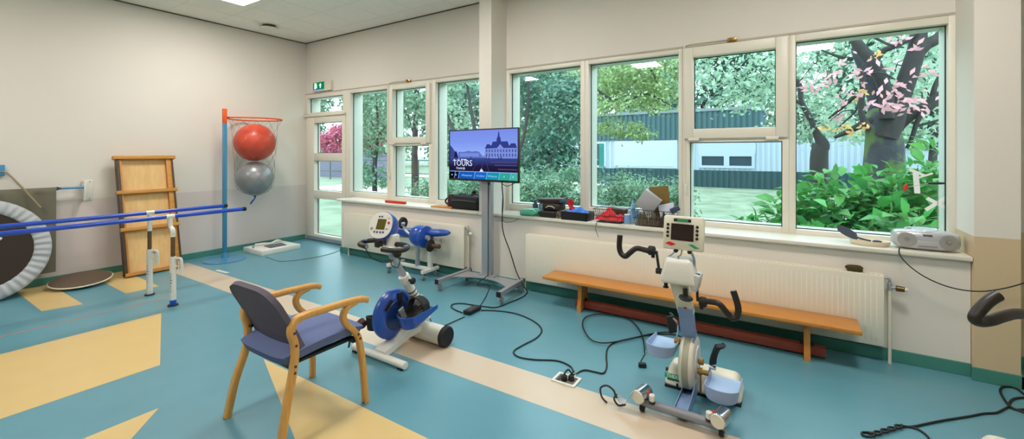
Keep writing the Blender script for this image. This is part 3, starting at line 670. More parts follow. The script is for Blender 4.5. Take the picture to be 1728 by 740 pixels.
# ---- wall rail and grey sheet
t = thing('wall_rail', 'thin blue rail on white plates fixed to the left wall behind the grey sheet', 'wall rail', (XL, 1.0, .96))
RB = mat('rail_blue', (60, 146, 200), .35)
m = MB(); m.cyl((-7.27, .2, 1.132), (-7.27, 1.63, 1.132), .0135, seg=16); m.build('rail', RB, t)
m = MB(); m.b2((XL, 1.625, .965), (XL+.012, 1.72, 1.215), bev=.004); m.b2((XL+.01, 1.617, .965), (-7.25, 1.632, 1.21), bev=.003); pl = m.build('end_plate', WHITE, t)
for q in ((1.69, 1.195), (1.69, .985), (1.645, .985)):
    m = MB(); m.cyl((XL+.012, q[0], q[1]), (XL+.02, q[0], q[1]), .008, seg=10); m.build('screw', STEEL, pl)
m = MB(); m.b2((XL, .20, 1.30), (XL+.03, .995, 1.42), bev=.004); m.build('upper_board', mat('rail_board_blue', (70, 140, 190), .4), t)
m = MB(); m.cyl((-7.29, 1.39, 1.132), (-7.265, 1.39, 1.132), .02); m.b2((-7.29, 1.385, 1.12), (-7.255, 1.42, 1.145), bev=.003); m.build('clip', DARKW, t)
def sheet(u, v):
    y = .30+u*1.075; z = 1.165-v*1.01
    f = .010*math.sin(u*19+v*2)+.006*math.sin(u*41+1)+.016*math.exp(-((u-.45-.42*v)/.05)**2)*(1-v*.4)
    x = -7.24+f*min(1, v*5+.3)-.035*max(0, v-.15)
    if v < .06: x = -7.255+.015*math.sin(v/.06*PI/2); z = 1.148-v*.9+.0
    return (x, y, z)
m = MB(); m.grid(sheet, 60, 40, th=.004)
solo(m, 'hanging_sheet', mat('sheet_grey', (112, 108, 92), .8, var=.05, scale=10, bump=.05, bscale=300), 'grey-olive cloth sheet draped over the blue wall rail behind the trampoline', 'sheet', smooth=70, loc=(-7.24, .84, 1.15))
m = MB(); m.tube([(-7.30, .955, 1.345), (-7.27, 1.0, 1.33), (-7.225, 1.09, 1.19), (-7.2, 1.16, 1.07), (-7.185, 1.24, .93)], .010, 8)
solo(m, 'strap', mat('strap_olive', (150, 138, 112), .8), 'beige strap slanting from the blue wall board over the grey sheet', 'strap', loc=(-7.27, 1.0, 1.33))
# ---- balance board on the floor
t = thing('balance_board', 'round brown balance board with a white rim lying on the floor by the wall', 'balance board', (-7.02, 1.56, 0))
bn = Vector((.10, -.05, 1)).normalized(); bc_ = Vector((-7.0, 1.535, .072))
m = MB(); m.lathe([(.0, -.026), (.27, -.018), (.28, -.008), (.275, .0)], bc_, bn, 56); m.build('rim', mat('rim_cream', (222, 212, 190), .5), t)
m = MB(); m.lathe([(.268, -.002), (.268, .004), (.0, .004)], bc_, bn, 56); m.build('top', mat('board_brown', (92, 74, 58), .45, var=.05), t)
m = MB(); m.sphere((bc_.x-.003, bc_.y, .027), (.10, .10, .027)); m.build('rocker', BLACK, t)
# ---- low white platform with a grey pad
t = thing('platform_scale', 'low white platform box with a dark grey pad, on the floor by the glass door', 'scale', (-6.91, 3.72, 0))
m = MB(); m.b2((-7.195, 3.42, .0), (-6.64, 4.03, .078), bev=.006); m.build('platform', WHITE, t)
m = MB(); m.prism([(-6.98, 3.62), (-6.74, 3.60), (-6.74, 3.86), (-6.98, 3.90)], Matrix.Translation((0, 0, .078)), .006); m.build('foot_pad', mat('pad_grey', (88, 88, 98), .5), t)
m = MB(); m.tube([(-7.12, 3.56, .095), (-7.06, 3.68, .10), (-7.0, 3.74, .098), (-7.04, 3.86, .12), (-7.08, 3.94, .10)], .016, 10); m.build('folded_handle', WHITE, t)
m = MB(); m.cyl((-6.97, 3.46, .078), (-6.97, 3.46, .118), .014); m.build('knob', GREYP, t)
# ================================================================== EXERCISE MACHINES
# ---- blue and white leg trainer in front of the chair (faces the chair)
t = thing('leg_trainer', 'blue and white leg trainer with round blue flywheel cover, in front of the armchair', 'exercise machine', (-2.56, 2.4, 0))
xc = -2.56
m = MB(); m.cyl((-2.865, 2.178, .032), (-2.29, 2.178, .032), .027, bev=.003); m.cyl((-2.2905, 2.178, .032), (-2.2895, 2.178, .032), .018)
m.build('rear_foot_tube', WHITE, t)
for x in (-2.83, -2.33):
    m = MB(); m.box((x, 2.178, .006), (.05, .05, .012), bev=.002); m.build('rubber_foot', RUBBER, t)
m = MB(); m.cyl((-2.85, 2.615, .083), (-2.32, 2.615, .083), .074, bev=.004, seg=40); m.build('front_roller', WHITE, t)
for x0, x1 in ((-2.32, -2.275), (-2.895, -2.85)):
    m = MB(); m.cyl((x0, 2.615, .083), (x1, 2.615, .083), .081, bev=.008, seg=40); m.cyl((min(x0, x1)+.012, 2.615, .083), (min(x0, x1)+.018, 2.615, .083), .0825, seg=40); m.build('end_cap', RUBBER, t)
m = MB(); m.sweep([(xc, 2.18, .055), (xc, 2.30, .085), (xc, 2.42, .115), (xc, 2.55, .125), (xc, 2.62, .12)], 1, sect=[(-.055, -.022), (.055, -.022), (.055, .022), (-.055, .022)], side=(1, 0, 0)); m.prism([(2.30, .10), (2.60, .10), (2.60, .27), (2.47, .27)], frame((xc-.045, 0, 0), (0, 1, 0), (0, 0, 1)), .09); m.build('frame_beam', WHITE, t)
DKB = mat('navy_plastic', (18, 48, 104), .35, coat=.2)
fc = (xc-.045, 2.345, .29)
m = MB(); m.lathe([(.0, -.052), (.12, -.05), (.165, -.040), (.19, -.018), (.193, .0), (.19, .018), (.165, .040), (.12, .05), (.0, .052)], fc, (1, 0, 0), 56); fw = m.build('flywheel_cover', BLUE, t)
m = MB(); m.lathe([(.0, .05), (.118, .0515), (.112, .056), (.0, .058)], fc, (1, 0, 0), 40); m.build('cover_hub', DKB, fw)
m = MB(); m.box((fc[0]+.054, fc[1]+.02, fc[2]+.12), (.014, .045, .10), bev=.004); m.box((fc[0]+.05, fc[1]-.09, fc[2]+.10), (.014, .03, .09), rot=(-.9, 0, 0), bev=.004); m.build('strap_slot', BLACK, fw)
m = MB(); m.cyl((xc-.12, 2.345, .29), (xc+.05, 2.345, .29), .016); ax_ = m.build('axle', STEEL, t)
def footcup(parent_t, xm, sg, ym, zm, pitch, outer, pad, nm='foot_shell', K=1., hk=1.):
    """a foot shell: floor, heel wall and side walls, open to the front and the top"""
    R = Euler((pitch, 0, 0)).to_matrix(); o = Vector((xm, ym, zm))
    m = MB()
    n = 20; pts = []
    for i in range(n+1):
        a = PI*i/n; pts.append((-.060*math.cos(a), -.05-.06*math.sin(a)))
    pts = [(-.060, .12), (-.060, .03)] + pts + [(.060, .03), (.060, .12)]
    hts = [.02, .05] + [.075+.02*math.sin(PI*i/n) for i in range(n+1)] + [.05, .02]
    pts = [(x*K, y*K) for x, y in pts]; A = [m.bm.verts.new(o+R @ Vector((x, y, -.012))) for x, y in pts]; B = [m.bm.verts.new(o+R @ Vector((x*1.10, y*1.06-.0, h*hk))) for (x, y), h in zip(pts, hts)]
    fs = [m.bm.faces.new((A[i], A[i+1], B[i+1], B[i])) for i in range(len(pts)-1)]
    m.bm.normal_update(); bmesh.ops.solidify(m.bm, geom=fs, thickness=.006)
    cup = m.build(nm, outer, parent_t, smooth=50)
    if pad is FPAD:
        m = MB(); A = [m.bm.verts.new(o+R @ Vector((x*.93, y*.94, -.005))) for x, y in pts]; B = [m.bm.verts.new(o+R @ Vector((x*1.02, y*.99, h*hk*.95))) for (x, y), h in zip(pts, hts)]
        fs = [m.bm.faces.new((A[i], A[i+1], B[i+1], B[i])) for i in range(len(pts)-1)]; m.bm.normal_update(); bmesh.ops.solidify(m.bm, geom=fs, thickness=.003); m.build('liner', pad, cup, smooth=50)
    m = MB(); m.prism([(x*.96, y*.97) for x, y in pts], Matrix.Translation(o) @ R.to_4x4() @ Matrix.Translation((0, 0, -.010)), .008); m.build('foot_plate', pad, cup)
    return cup
FPAD = mat('foot_pad_dark', (52, 46, 42), .7, var=.1)
cp = footcup(t, xc+.135, 1, 2.42, .275, .30, BLUE, FPAD, K=1.3, hk=1.0)
m = MB(); m.strip([(xc+.075, 2.40, .31), (xc+.085, 2.42, .40), (xc+.135, 2.44, .425), (xc+.20, 2.45, .39), (xc+.21, 2.45, .33)], .07, .008, (0, 1, 0)); m.build('foot_strap', RUBBER, cp)
m = MB(); m.box((xc+.06, 2.345, .31), (.016, .05, .10), rot=(.4, 0, 0), bev=.004); m.build('crank', STEEL, t)
cp = footcup(t, xc-.16, -1, 2.315, .195, .05, RUBBER, FPAD)
m = MB(); m.box((xc-.12, 2.29, .27), (.016, .05, .12), rot=(.9, 0, 0), bev=.004); m.build('crank', STEEL, t)
m = MB(); m.cyl((xc-.25, 2.19, .235), (xc-.20, 2.19, .215), .035, bev=.006); m.tube([(xc-.26, 2.17, .235), (xc-.29, 2.15, .21), (xc-.285, 2.13, .12), (xc-.29, 2.12, .05)], .008); m.build('calf_strap', mat('strap_brown', (72, 44, 34), .7), t)
cA, cB = Vector((xc+.055, 2.615, .19)), Vector((xc+.01, 2.265, .80)); cd = (cB-cA)
m = MB(); m.cyl(cA, cA+cd*.62, .036, bev=.004); m.cyl(cA+cd*.55, cA+cd*.66, .042, bev=.004); cl = m.build('column', WHITE, t)
m = MB(); m.sweep([cA+cd*.6, cB], 1, sect=[(-.03, -.014), (.03, -.014), (.03, .014), (-.03, .014)], side=(1, 0, 0)); m.build('inner_rail', STEEL, t)
for k in (.22, .38, .43):
    p = cA+cd*k; m = MB(); m.cyl(p, p+cd*.012, .0375); m.build('cable_tie', BLACK, cl)
m = MB(); m.box(cA+cd*.27+Vector((.05, .012, 0)), (.03, .04, .12), rot=(.52, 0, 0), bev=.006); m.build('transformer_box', WHITE, cl)
p = cA+cd*.60; m = MB(); m.cyl(p+Vector((.035, 0, 0)), p+Vector((.075, 0, 0)), .010); m.lathe([(.02, 0), (.026, .006), (.026, .018), (.02, .024), (.0, .026)], p+Vector((.07, 0, 0)), (1, 0, 0), 20); m.build('clamp_knob', BLACK, cl)
hb = Vector((xc+.015, 2.24, .845))
m = MB(); m.box(hb+Vector((0, 0, -.02)), (.14, .13, .05), bev=.012); m.box(hb+Vector((.02, .03, .04)), (.08, .07, .10), bev=.01); ch = m.build('handle_console', WHITE, t)
m = MB(); m.box(hb+Vector((-.045, -.05, .02)), (.05, .045, .045), bev=.006); m.build('console_block', BLACK, ch)
for sg in (1, -1):
    a0 = hb+Vector((sg*.02, .02, .012))
    pts = [a0, a0+Vector((sg*.08, .012, .008)), a0+Vector((sg*.15, .0, .01)), a0+Vector((sg*.20, -.03, .006)), a0+Vector((sg*.212, -.075, .0)), a0+Vector((sg*.185, -.115, -.004)), a0+Vector((sg*.13, -.128, -.006)), a0+Vector((sg*.045 if sg > 0 else sg*.09, -.13, -.008))]
    m = MB(); m.tube(pts, .0185, 14, 6); hg = m.build('padded_handle', GRIP, t, smooth=70)
    q = cr(pts, 6)[-1]; m = MB(); m.cyl(q, q+Vector((-sg*.004, 0, 0)), .013); m.build('handle_end', GREYP, hg)
    m = MB(); m.box(a0+Vector((sg*.20, -.045, .018)), (.022, .03, .012), rot=(0, 0, -.6*sg), bev=.003); m.build('button', mat('button_blue', (90, 150, 220), .4), hg)
# display head, facing the user and tilted upwards
hn = Vector((.24, -.90, .36)).normalized(); hx_ = Vector((0, 0, 1)).cross(hn).normalized()
hx_ = -hx_ if hx_.x < 0 else hx_
hz = hx_.cross(-hn).normalized(); hz = -hz if hz.z < 0 else hz
hp = Vector((-2.595, 2.215, 1.005))
HM = Matrix((hx_, hz, hx_.cross(hz))).transposed().to_4x4(); HM.translation = hp      # z out of the face
if (HM.to_3x3() @ Vector((0, 0, 1))).dot(hn) < 0: raise RuntimeError('head')
m = MB()
def hd(q): return HM @ Vector(q)
rings = [(1.0, .0), (1.02, -.012), (1.0, -.035), (.94, -.075), (.80, -.115), (.58, -.14), (.28, -.15), (.02, -.152)]
def outl(a): return (.102*math.copysign(abs(math.cos(a))**.88, math.cos(a)), .105*math.copysign(abs(math.sin(a))**.88, math.sin(a)))
V = [[m.bm.verts.new(hd((outl(2*PI*k/48)[0]*s+.04*(-z)*1.2, outl(2*PI*k/48)[1]*s-.01*(1-s), z))) for k in range(48)] for s, z in rings]
for A, B in zip(V, V[1:]):
    for k in range(48): m.bm.faces.new((A[k], A[(k+1) % 48], B[(k+1) % 48], B[k]))
m.bm.faces.new(V[-1]); m.bm.faces.new(list(reversed(V[0]))); hs = m.build('display_head', BLUE, t, smooth=50)
def hpoly(pts, z0, z1, name, mm, par):
    q = MB(); q.prism(pts, HM @ Matrix.Translation((0, 0, z0)), z1-z0); return q.build(name, mm, par, smooth=0)
fp = hpoly([(outl(2*PI*k/48)[0]*.97, outl(2*PI*k/48)[1]*.97) for k in range(48)], .0005, .004, 'display_face', mat('face_cream', (226, 224, 216), .4), hs)
hpoly([(-.035, -.035), (.04, -.035), (.045, .045), (-.03, .045)], .004, .006, 'screen', mat('lcd_olive', (92, 82, 30), .25), hs)
def dots(lst, name, mm, par=hs):
    for x, y, r in lst: hpoly([(x+r*math.cos(2*PI*k/14), y+r*math.sin(2*PI*k/14)) for k in range(14)], .004, .007, name, mm, par)
dots([(-.04, -.055, .008), (-.016, -.056, .008), (.012, -.056, .008), (.036, -.055, .008), (-.022, .062, .007), (.0, .064, .007)], 'button', mat('button_navy', (60, 64, 104), .4))
dots([(.068, .018, .011)], 'red_button', REDP); dots([(-.07, -.03, .011)], 'grey_button', GREYP)
hpoly([(.05, .055), (.075, .05), (.075, .053), (.05, .058)], .004, .0055, 'print_mark', BLACK, hs); hpoly([(.052, -.03), (.072, -.03), (.072, -.026), (.052, -.026)], .004, .0055, 'print_mark', BLACK, hs)
m = MB(); m.cyl(hb+Vector((-.02, .03, .06)), hd((.01, -.095, -.06)), .028, .034); m.build('neck', DKB, t)
m = MB(); m.sphere(hb+Vector((.06, .04, -.06)), .03); m.cyl(hb+Vector((.03, .03, -.05)), hb+Vector((.06, .04, -.06)), .012); m.build('tilt_knob', BLACK, t)
m = MB(); m.tube([hb+Vector((-.16, -.08, -.02)), hb+Vector((-.13, -.05, -.09)), hb+Vector((-.06, 0, -.13)), hb+Vector((.0, .02, -.115)), hb+Vector((.01, .03, -.15)), hb+Vector((.05, .05, -.165)), hb+Vector((.09, .04, -.10))], .0035, 6); m.build('sensor_cable', CABLE, t)
m = MB(); m.box(hb+Vector((.0, .02, -.112)), (.05, .018, .016), bev=.003); m.build('cable_plug', mat('plug_bronze', (120, 90, 50), .4), t)
# ---- blue arm trainer behind it
t = thing('arm_trainer', 'low white arm trainer with blue drive ball and wing pads by the shorter radiator', 'exercise machine', (-4.0, 3.98, 0))
for x in (-4.33, -3.72):
    m = MB(); m.b2((x-.02, 3.80, .085), (x+.02, 4.09, .125), bev=.004); fl = m.build('foot_beam', WHITE, t)
    for y in (3.83, 4.06):
        m = MB(); m.cyl((x-.012, y, .034), (x+.012, y, .034), .033, bev=.004); cw = m.build('caster', mat('caster_grey', (120, 126, 116), .4), t)
        m = MB(); m.cyl((x, y, .06), (x, y, .09), .014); m.b2((x-.022, y-.02, .03), (x-.015, y+.02, .075)); m.b2((x+.015, y-.02, .03), (x+.022, y+.02, .075)); m.b2((x-.022, y-.02, .066), (x+.022, y+.02, .075)); m.build('caster_fork', CHROME, cw)
m = MB(); m.b2((-4.31, 3.945, .085), (-3.74, 3.985, .125), bev=.004); m.build('cross_beam', WHITE, t)
m = MB(); m.b2((-3.765, 3.94, .12), (-3.715, 3.99, .43), bev=.004); m.build('post', WHITE, t)
m = MB(); m.cyl((-3.955, 3.965, .12), (-3.955, 3.965, .20), .032); m.cyl((-3.955, 3.965, .15), (-3.955, 3.965, .39), .024); m.box((-3.90, 3.95, .385), (.14, .08, .014), rot=(0, -.12, 0), bev=.003); m.build('lift_column', STEEL, t)
m = MB(); m.prism([(-4.44, .36), (-3.70, .36), (-3.70, .46), (-3.93, .475), (-4.44, .44)], frame((0, 4.12, 0), (1, 0, 0), (0, 0, 1)), .16); m.build('white_housing', WHITE, t)
hc2 = Vector((-3.85, 3.93, .508))
m = MB(); m.sphere(hc2+Vector((-.05, .02, 0)), (.145, .13, .135), u=36, v=20); m.lathe([(.0, .0), (.10, .0), (.135, -.02), (.14, -.05), (.11, -.09), (.0, -.10)], hc2+Vector((.10, 0, 0)), (1, 0, 0), 36); dr = m.build('drive_ball', BLUE, t, smooth=50)
m = MB(); m.sweep([(-4.42, 3.99, .52), (-4.2, 3.99, .525), (-4.0, 3.99, .53)], 1, sect=[(-.08, -.04), (.08, -.04), (.09, 0), (.08, .04), (-.08, .04), (-.09, 0)], side=(0, 1, 0)); m.build('wing_pad', BLUE, t)
m = MB(); m.sweep([(-3.80, 4.0, .55), (-3.62, 4.0, .565), (-3.50, 4.0, .575), (-3.455, 4.0, .58)], [1, .95, .7, .3], sect=[(.08*math.cos(a)*1.0, .05*math.sin(a)) for a in [2*PI*k/16 for k in range(16)]], side=(0, 1, 0)); m.build('wing_pad', BLUE, t)
m = MB(); m.strip([hc2+Vector((-.16, -.05, .02)), hc2+Vector((-.22, -.07, .07)), hc2+Vector((-.25, -.08, .145))], .035, .018, (0, 1, 0)); m.cyl(hc2+Vector((-.25, -.06, .145)), hc2+Vector((-.25, -.115, .145)), .025); c1 = m.build('crank', STEEL, t)
m = MB(); m.cyl(hc2+Vector((-.285, -.06, .155)), hc2+Vector((-.245, -.06, .155)), .075, .07, bev=.01, seg=28); m.build('hand_disc', RUBBER, c1)
m = MB(); m.strip([hc2+Vector((.11, -.02, .01)), hc2+Vector((.15, -.03, -.01)), hc2+Vector((.165, -.03, -.09))], .035, .02, (0, 1, 0)); m.cyl(hc2+Vector((.09, -.02, .0)), hc2+Vector((.14, -.02, .0)), .03); c2 = m.build('crank', STEEL, t)
m = MB(); m.lathe([(.0, 0), (.05, .0), (.075, .008), (.075, .018), (.03, .045), (.0, .045)], hc2+Vector((.165, -.03, -.09)), (1, 0, 0), 28); m.build('hand_disc', RUBBER, c2)
m = MB(); m.cyl(hc2+Vector((.20, -.03, -.09)), hc2+Vector((.33, -.03, -.085)), .026, bev=.005); m.build('hand_grip', mat('grip_brown', (78, 46, 28), .5), c2)
# ---- white and steel-blue pedal trainer with display
def leaf(cx, cz, l, h, s):
    return [(cx-l/2, cz+s*h*.35), (cx-l*.1, cz+h/2), (cx+l/2, cz-s*h*.35), (cx+l*.1, cz-h/2)]
xt = -.512
t = thing('pedal_trainer', 'white and steel-blue pedal trainer with screen and hooked black handles, before the bench', 'exercise machine', (xt, 2.9, 0))
m = MB(); m.box((-.455, 3.075, .075), (.47, .25, .13), bev=.03, seg=4, top=(.86, .55)); bs = m.build('base_housing', IVORY, t, smooth=50)
m = MB(); m.box((-.455, 3.075, .008), (.45, .235, .016)); m.build('rubber_edge', RUBBER, bs)
for x in (-.60, -.33):
    m = MB(); m.box((x, 2.953, .03), (.012, .006, .022)); m.build('notch', BLACK, bs)
BM_ = frame((-.675, 2.968, .058), (1, 0, 0), (0, .40, 1))
m = MB(); m.prism([(-.008, 0), (.105, 0), (.105, .03), (-.008, .03)], BM_, .004); m.prism([(.01, -.008), (.11, -.008), (.11, .0), (.01, .0)], BM_, .004, 1); bd = m.build('badge', [mat('badge_green', (60, 160, 120), .4), BLACK], bs, smooth=0)
text('THERA', .030, BM_ @ Matrix.Translation((.004, .004, .0042)), mat('badge_white', (214, 240, 226), .5), bd)
m = MB(); m.cyl((-.70, 3.08, .06), (-.672, 3.08, .06), .012); m.build('socket', BLACK, bs)
hcx = Vector((xt-.005, 2.915, .232))
m = MB(); m.lathe([(.0, -.046), (.12, -.046), (.15, -.040), (.163, -.028), (.166, -.02), (.166, .02), (.163, .028), (.15, .040), (.12, .046), (.0, .046)], hcx, (1, 0, 0), 56); wh = m.build('wheel_housing', IVORY, t, smooth=30)
m = MB(); m.lathe([(.150, -.019), (.1675, -.019), (.1675, .019), (.150, .019)], hcx, (1, 0, 0), 56); m.build('rim_band', mat('rim_band_grey', (160, 158, 140), .4), wh)
m = MB(); m.lathe([(.0, .04), (.10, .0465), (.098, .052), (.06, .056), (.0, .057)], hcx, (1, 0, 0), 40); m.build('wheel_disc', mat('disc_light', (206, 204, 204), .35), wh)
m = MB(); m.b2((xt-.036, 2.60, .03), (xt+.036, 3.0, .04)); m.b2((xt-.04, 2.595, .03), (xt-.034, 2.98, .075)); m.prism([(2.595, .03), (2.595, .075), (2.70, .085), (2.86, .115), (2.99, .12), (2.99, .03)], frame((xt+.034, 0, 0), (0, 1, 0), (0, 0, 1)), .006); m.box((xt, 2.72, .052), (.066, .18, .03), bev=.003); m.build('channel_beam', STEELBLUE, t)
m = MB(); m.cyl((xt-.225, 2.60, .058), (xt+.235, 2.60, .058), .024); m.build('rear_bar', mat('bar_grey', (140, 142, 150), .38, metal=.3), t)
for sg in (-1, 1):
    x = xt+sg*.215; cq = Vector((x, 2.60, .105))
    m = MB(); m.lathe([(.0, -.055), (.036, -.055), (.040, -.05), (.040, .05), (.036, .055), (.0, .055)], cq, (.25, 1, 0), 28); dm = m.build('clamp_drum', CHROME, t)
    m = MB(); m.lathe([(.0, -.062), (.036, -.062), (.038, -.056), (.0, -.055)], cq, (.25, 1, 0), 28); m.build('drum_cap', IVORY, dm)
    m = MB(); m.cyl((x-.012, 2.60, .027), (x+.012, 2.60, .027), .027, bev=.004); m.build('foot_roller', RUBBER, t)
    m = MB(); m.cyl((x-sg*.06, 2.585, .085), (x-sg*.06, 2.585, .125), .017, bev=.004); rb_ = m.build('lock_pin', WHITE, t)
    m = MB(); m.cyl((x-sg*.06, 2.585, .072), (x-sg*.06, 2.585, .090), .0185, bev=.003); m.build('lock_knob', BLACK, rb_)
    m = MB(); m.sphere((x-sg*.035, 2.60, .12), .012, u=12, v=8); m.build('red_stop', REDP, dm)
m = MB(); m.strip([(xt-.25, 2.575, .13), (xt-.275, 2.56, .10), (xt-.30, 2.55, .055), (xt-.33, 2.545, .06), (xt-.345, 2.545, .075)], .05, .004, (0, 1, 0)); st = m.build('ankle_strap', mat('strap_grey', (170, 174, 182), .5), t)
m = MB(); m.tube([(xt-.335, 2.57, .06), (xt-.37, 2.575, .05), (xt-.385, 2.575, .085), (xt-.43, 2.58, .10), (xt-.47, 2.575, .075), (xt-.455, 2.56, .03), (xt-.42, 2.555, .008)], .006, 8); m.tube([(xt-.30, 2.545, .04), (xt-.34, 2.53, .03), (xt-.37, 2.54, .055), (xt-.365, 2.57, .07)], .006, 8); m.build('strap_cord', mat('cord_dark', (44, 40, 38), .7), st)
mA, mB_, mC = Vector((xt-.01, 2.955, .30)), Vector((xt+.0, 2.765, .62)), Vector((xt-.025, 2.675, .79))
m = MB(); m.sweep([mA, mB_], 1, sect=[(-.042, -.022), (.042, -.022), (.042, .022), (-.042, .022)], side=(1, 0, 0)); m.sweep([hcx+Vector((.045, .03, .02)), mA.lerp(mB_, .35)+Vector((.035, 0, 0))], 1, sect=[(-.003, -.05), (.003, -.05), (.003, .05), (-.003, .05)], side=(1, 0, 0)); m.build('mast', STEELBLUE, t)
m = MB(); m.sweep([mA.lerp(mB_, .86), mC], 1, sect=[(-.046, -.016), (.046, -.016), (.046, .02), (-.046, .02)], side=(1, 0, 0)); up = m.build('upper_mast', mat('mast_cream', (206, 204, 184), .4), t)
m = MB(); m.sweep([mA.lerp(mB_, .93)+Vector((.0, -.018, 0)), mA.lerp(mB_, 1.)+Vector((0, -.019, 0))], 1, sect=[(-.008, -.002), (.008, -.002), (.008, .002), (-.008, .002)], side=(1, 0, 0)); m.build('warning_mark', REDP, up)
m = MB(); m.box((-.535, 2.70, .855), (.215, .15, .155), bev=.03, seg=4, top=(.72, .75)); hd_ = m.build('drive_head', WHITE, t, smooth=50)
m = MB(); m.box((-.44, 2.70, .80), (.04, .12, .10), rot=(0, .2, 0), bev=.012); m.build('head_skirt', mat('skirt_grey', (190, 190, 190), .4), hd_)
m = MB(); m.cyl((-.605, 2.66, .79), (-.605, 2.66, .75), .011); m.cyl((-.605, 2.66, .755), (-.605, 2.66, .748), .016); m.build('lock_knob', BLACK, hd_)
m = MB(); m.cyl((-.492, 2.64, .765), (-.49, 2.64, .72), .014); m.lathe([(.0, .0), (.03, .0), (.04, .01), (.036, .02), (.015, .024), (.0, .024)], (-.49, 2.64, .700), (.1, 0, 1), 24); m.build('adjust_knob', BLACK, hd_)
for pts in ([(-.60, 2.685, .925), (-.565, 2.68, .955), (-.55, 2.68, .985)], [(-.455, 2.70, .86), (-.45, 2.695, .92), (-.475, 2.685, .985)]):
    m = MB(); m.strip(pts, .03 if pts[0][0] > -.5 else .016, .005, (0, 1, .2)); bq = m.build('display_bracket', STEELBLUE, t)
    m = MB(); m.cyl(Vector(pts[-1])+Vector((0, -.015, -.012)), Vector(pts[-1])+Vector((0, .015, -.012)), .012, seg=14); m.build('clamp_screw', BLACK, bq)
m = MB(); m.tube([(-.515, 2.67, .985), (-.52, 2.66, .955), (-.535, 2.66, .94), (-.53, 2.665, .925)], .004, 8); m.build('display_cable', GREYP, t)
DM = frame((-.51, 2.675, 1.08), (1, .04, -.012), (0.0, .16, 1))     # x right, y up, z towards the user
def dbox(mm, x0, x1, y0, y1, z0, z1, bev=0, mi=0):
    bb = MB(); bb.b2((x0, y0, z0), (x1, y1, z1), bev=bev)
    bb.bm.transform(DM); tmp = bpy.data.meshes.new('tmp'); bb.bm.to_mesh(tmp); bb.bm.free(); n0 = len(mm.bm.faces); mm.bm.from_mesh(tmp); bpy.data.meshes.remove(tmp)
m = MB(); dbox(m, -.113, .113, -.10, .098, -.05, 0, .012); ds = m.build('display', IVORY, t)
m = MB(); dbox(m, -.068, .058, -.045, .052, -.001, .002); m.build('screen', mat('screen_dark', (44, 30, 26), .15), ds, smooth=0)
m = MB(); dbox(m, -.055, .042, .064, .083, -.001, .003, .004); bq = m.build('name_plate', BLACK, ds)
m = MB(); dbox(m, -.035, .025, .066, .081, .003, .0045, 0); m.build('plate_inlay', GREENP, bq, smooth=0)
for x in (-.086, .076):
    for k in range(4):
        m = MB(); m.prism([(.0085*math.cos(2*PI*q/12), .0085*math.sin(2*PI*q/12)) for q in range(12)], DM @ Matrix.Translation((x, .043-k*.0225-(.0 if x < 0 else .002), 0)), .004); m.build('button', mat('button_black', (30, 28, 24), .4), ds)
for cx_, col_, nm, s in ((-.068, REDP, 'red_button', 0), (.060, GREENP, 'green_button', 1)):
    m = MB(); m.prism(leaf(cx_, -.068 if s == 0 else -.072, .062, .024, s), DM, .004); m.build(nm, col_, ds)
def crank(p0, p1, pts, r=.017):
    m = MB(); m.strip([Vector(p0), Vector(p0).lerp(Vector(p1), .5), Vector(p1)], .022, .012, (0, 1, 0)); d = Vector((1, 0, 0))
    m.cyl(Vector(p0)-d*.018, Vector(p0)+d*.018, .018, seg=18); a = m.build('hand_crank', BLACK, t)
    sgn = 1 if pts[1][0] > p1[0] else -1
    m = MB(); m.cyl(Vector(p1)+d*sgn*.008, Vector(p1)+d*sgn*.048, .029, bev=.006, seg=18); m.cyl(Vector(p1)+Vector((sgn*.02, -.0, -.02)), Vector(p1)+Vector((sgn*.02, 0, -.042)), .011, seg=12); m.build('crank_knob', RUBBER, a)
    m = MB(); m.tube(pts, r, 14, 6); g = m.build('handle', GRIP, t, smooth=70)
    e = Vector(pts[-1]); d2 = (e-Vector(pts[-2])).normalized(); m = MB(); m.cyl(e, e+d2*.004, r*.72); m.build('grip_end', GREYP, g)
crank((-.648, 2.68, .835), (-.664, 2.675, .955), [(-.69, 2.675, .945), (-.735, 2.672, .955), (-.785, 2.668, .958), (-.825, 2.665, .925), (-.852, 2.665, .901), (-.88, 2.667, .915), (-.893, 2.67, .955), (-.889, 2.672, 1.03)])
crank((-.437, 2.68, .835), (-.430, 2.675, .695), [(-.40, 2.672, .70), (-.355, 2.672, .705), (-.315, 2.67, .70), (-.28, 2.668, .662), (-.252, 2.667, .637), (-.228, 2.668, .648), (-.222, 2.672, .70), (-.246, 2.675, .785)])
# pedals with foot shells and calf supports
m = MB(); m.cyl((xt-.10, 2.93, .33), (xt-.04, 2.93, .33), .016); m.cyl((xt-.085, 2.93, .33), (xt-.07, 2.93, .33), .024); m.cyl((xt-.062, 2.93, .33), (xt-.05, 2.93, .33), .024); m.build('pedal_axle', BRASS, t)
m = MB(); m.cyl((xt+.05, 2.87, .20), (xt+.115, 2.87, .20), .016); m.cyl((xt+.06, 2.87, .20), (xt+.075, 2.87, .20), .024); m.b2((xt+.062, 2.86, .07), (xt+.072, 2.88, .21), bev=.002); m.cyl((xt+.055, 2.875, .26), (xt+.085, 2.875, .26), .02, bev=.004); m.build('pedal_axle', BRASS, t)
SBP = mat('shell_blue_grey', (150, 170, 206), .4)
footcup(t, xt-.155, -1, 2.86, .305, .02, SBP, mat('shell_floor', (160, 186, 224), .4), K=1.32, hk=.62)
footcup(t, xt+.20, 1, 2.80, .16, .0, SBP, mat('shell_floor', (160, 186, 224), .4), K=1.38, hk=.66)
m = MB(); m.strip([(xt-.085, 2.93, .36), (xt-.075, 2.92, .42), (xt-.08, 2.89, .47), (xt-.11, 2.86, .505)], .012, .010, (0, 1, 0)); cs = m.build('calf_support_arm', CHROME, t)
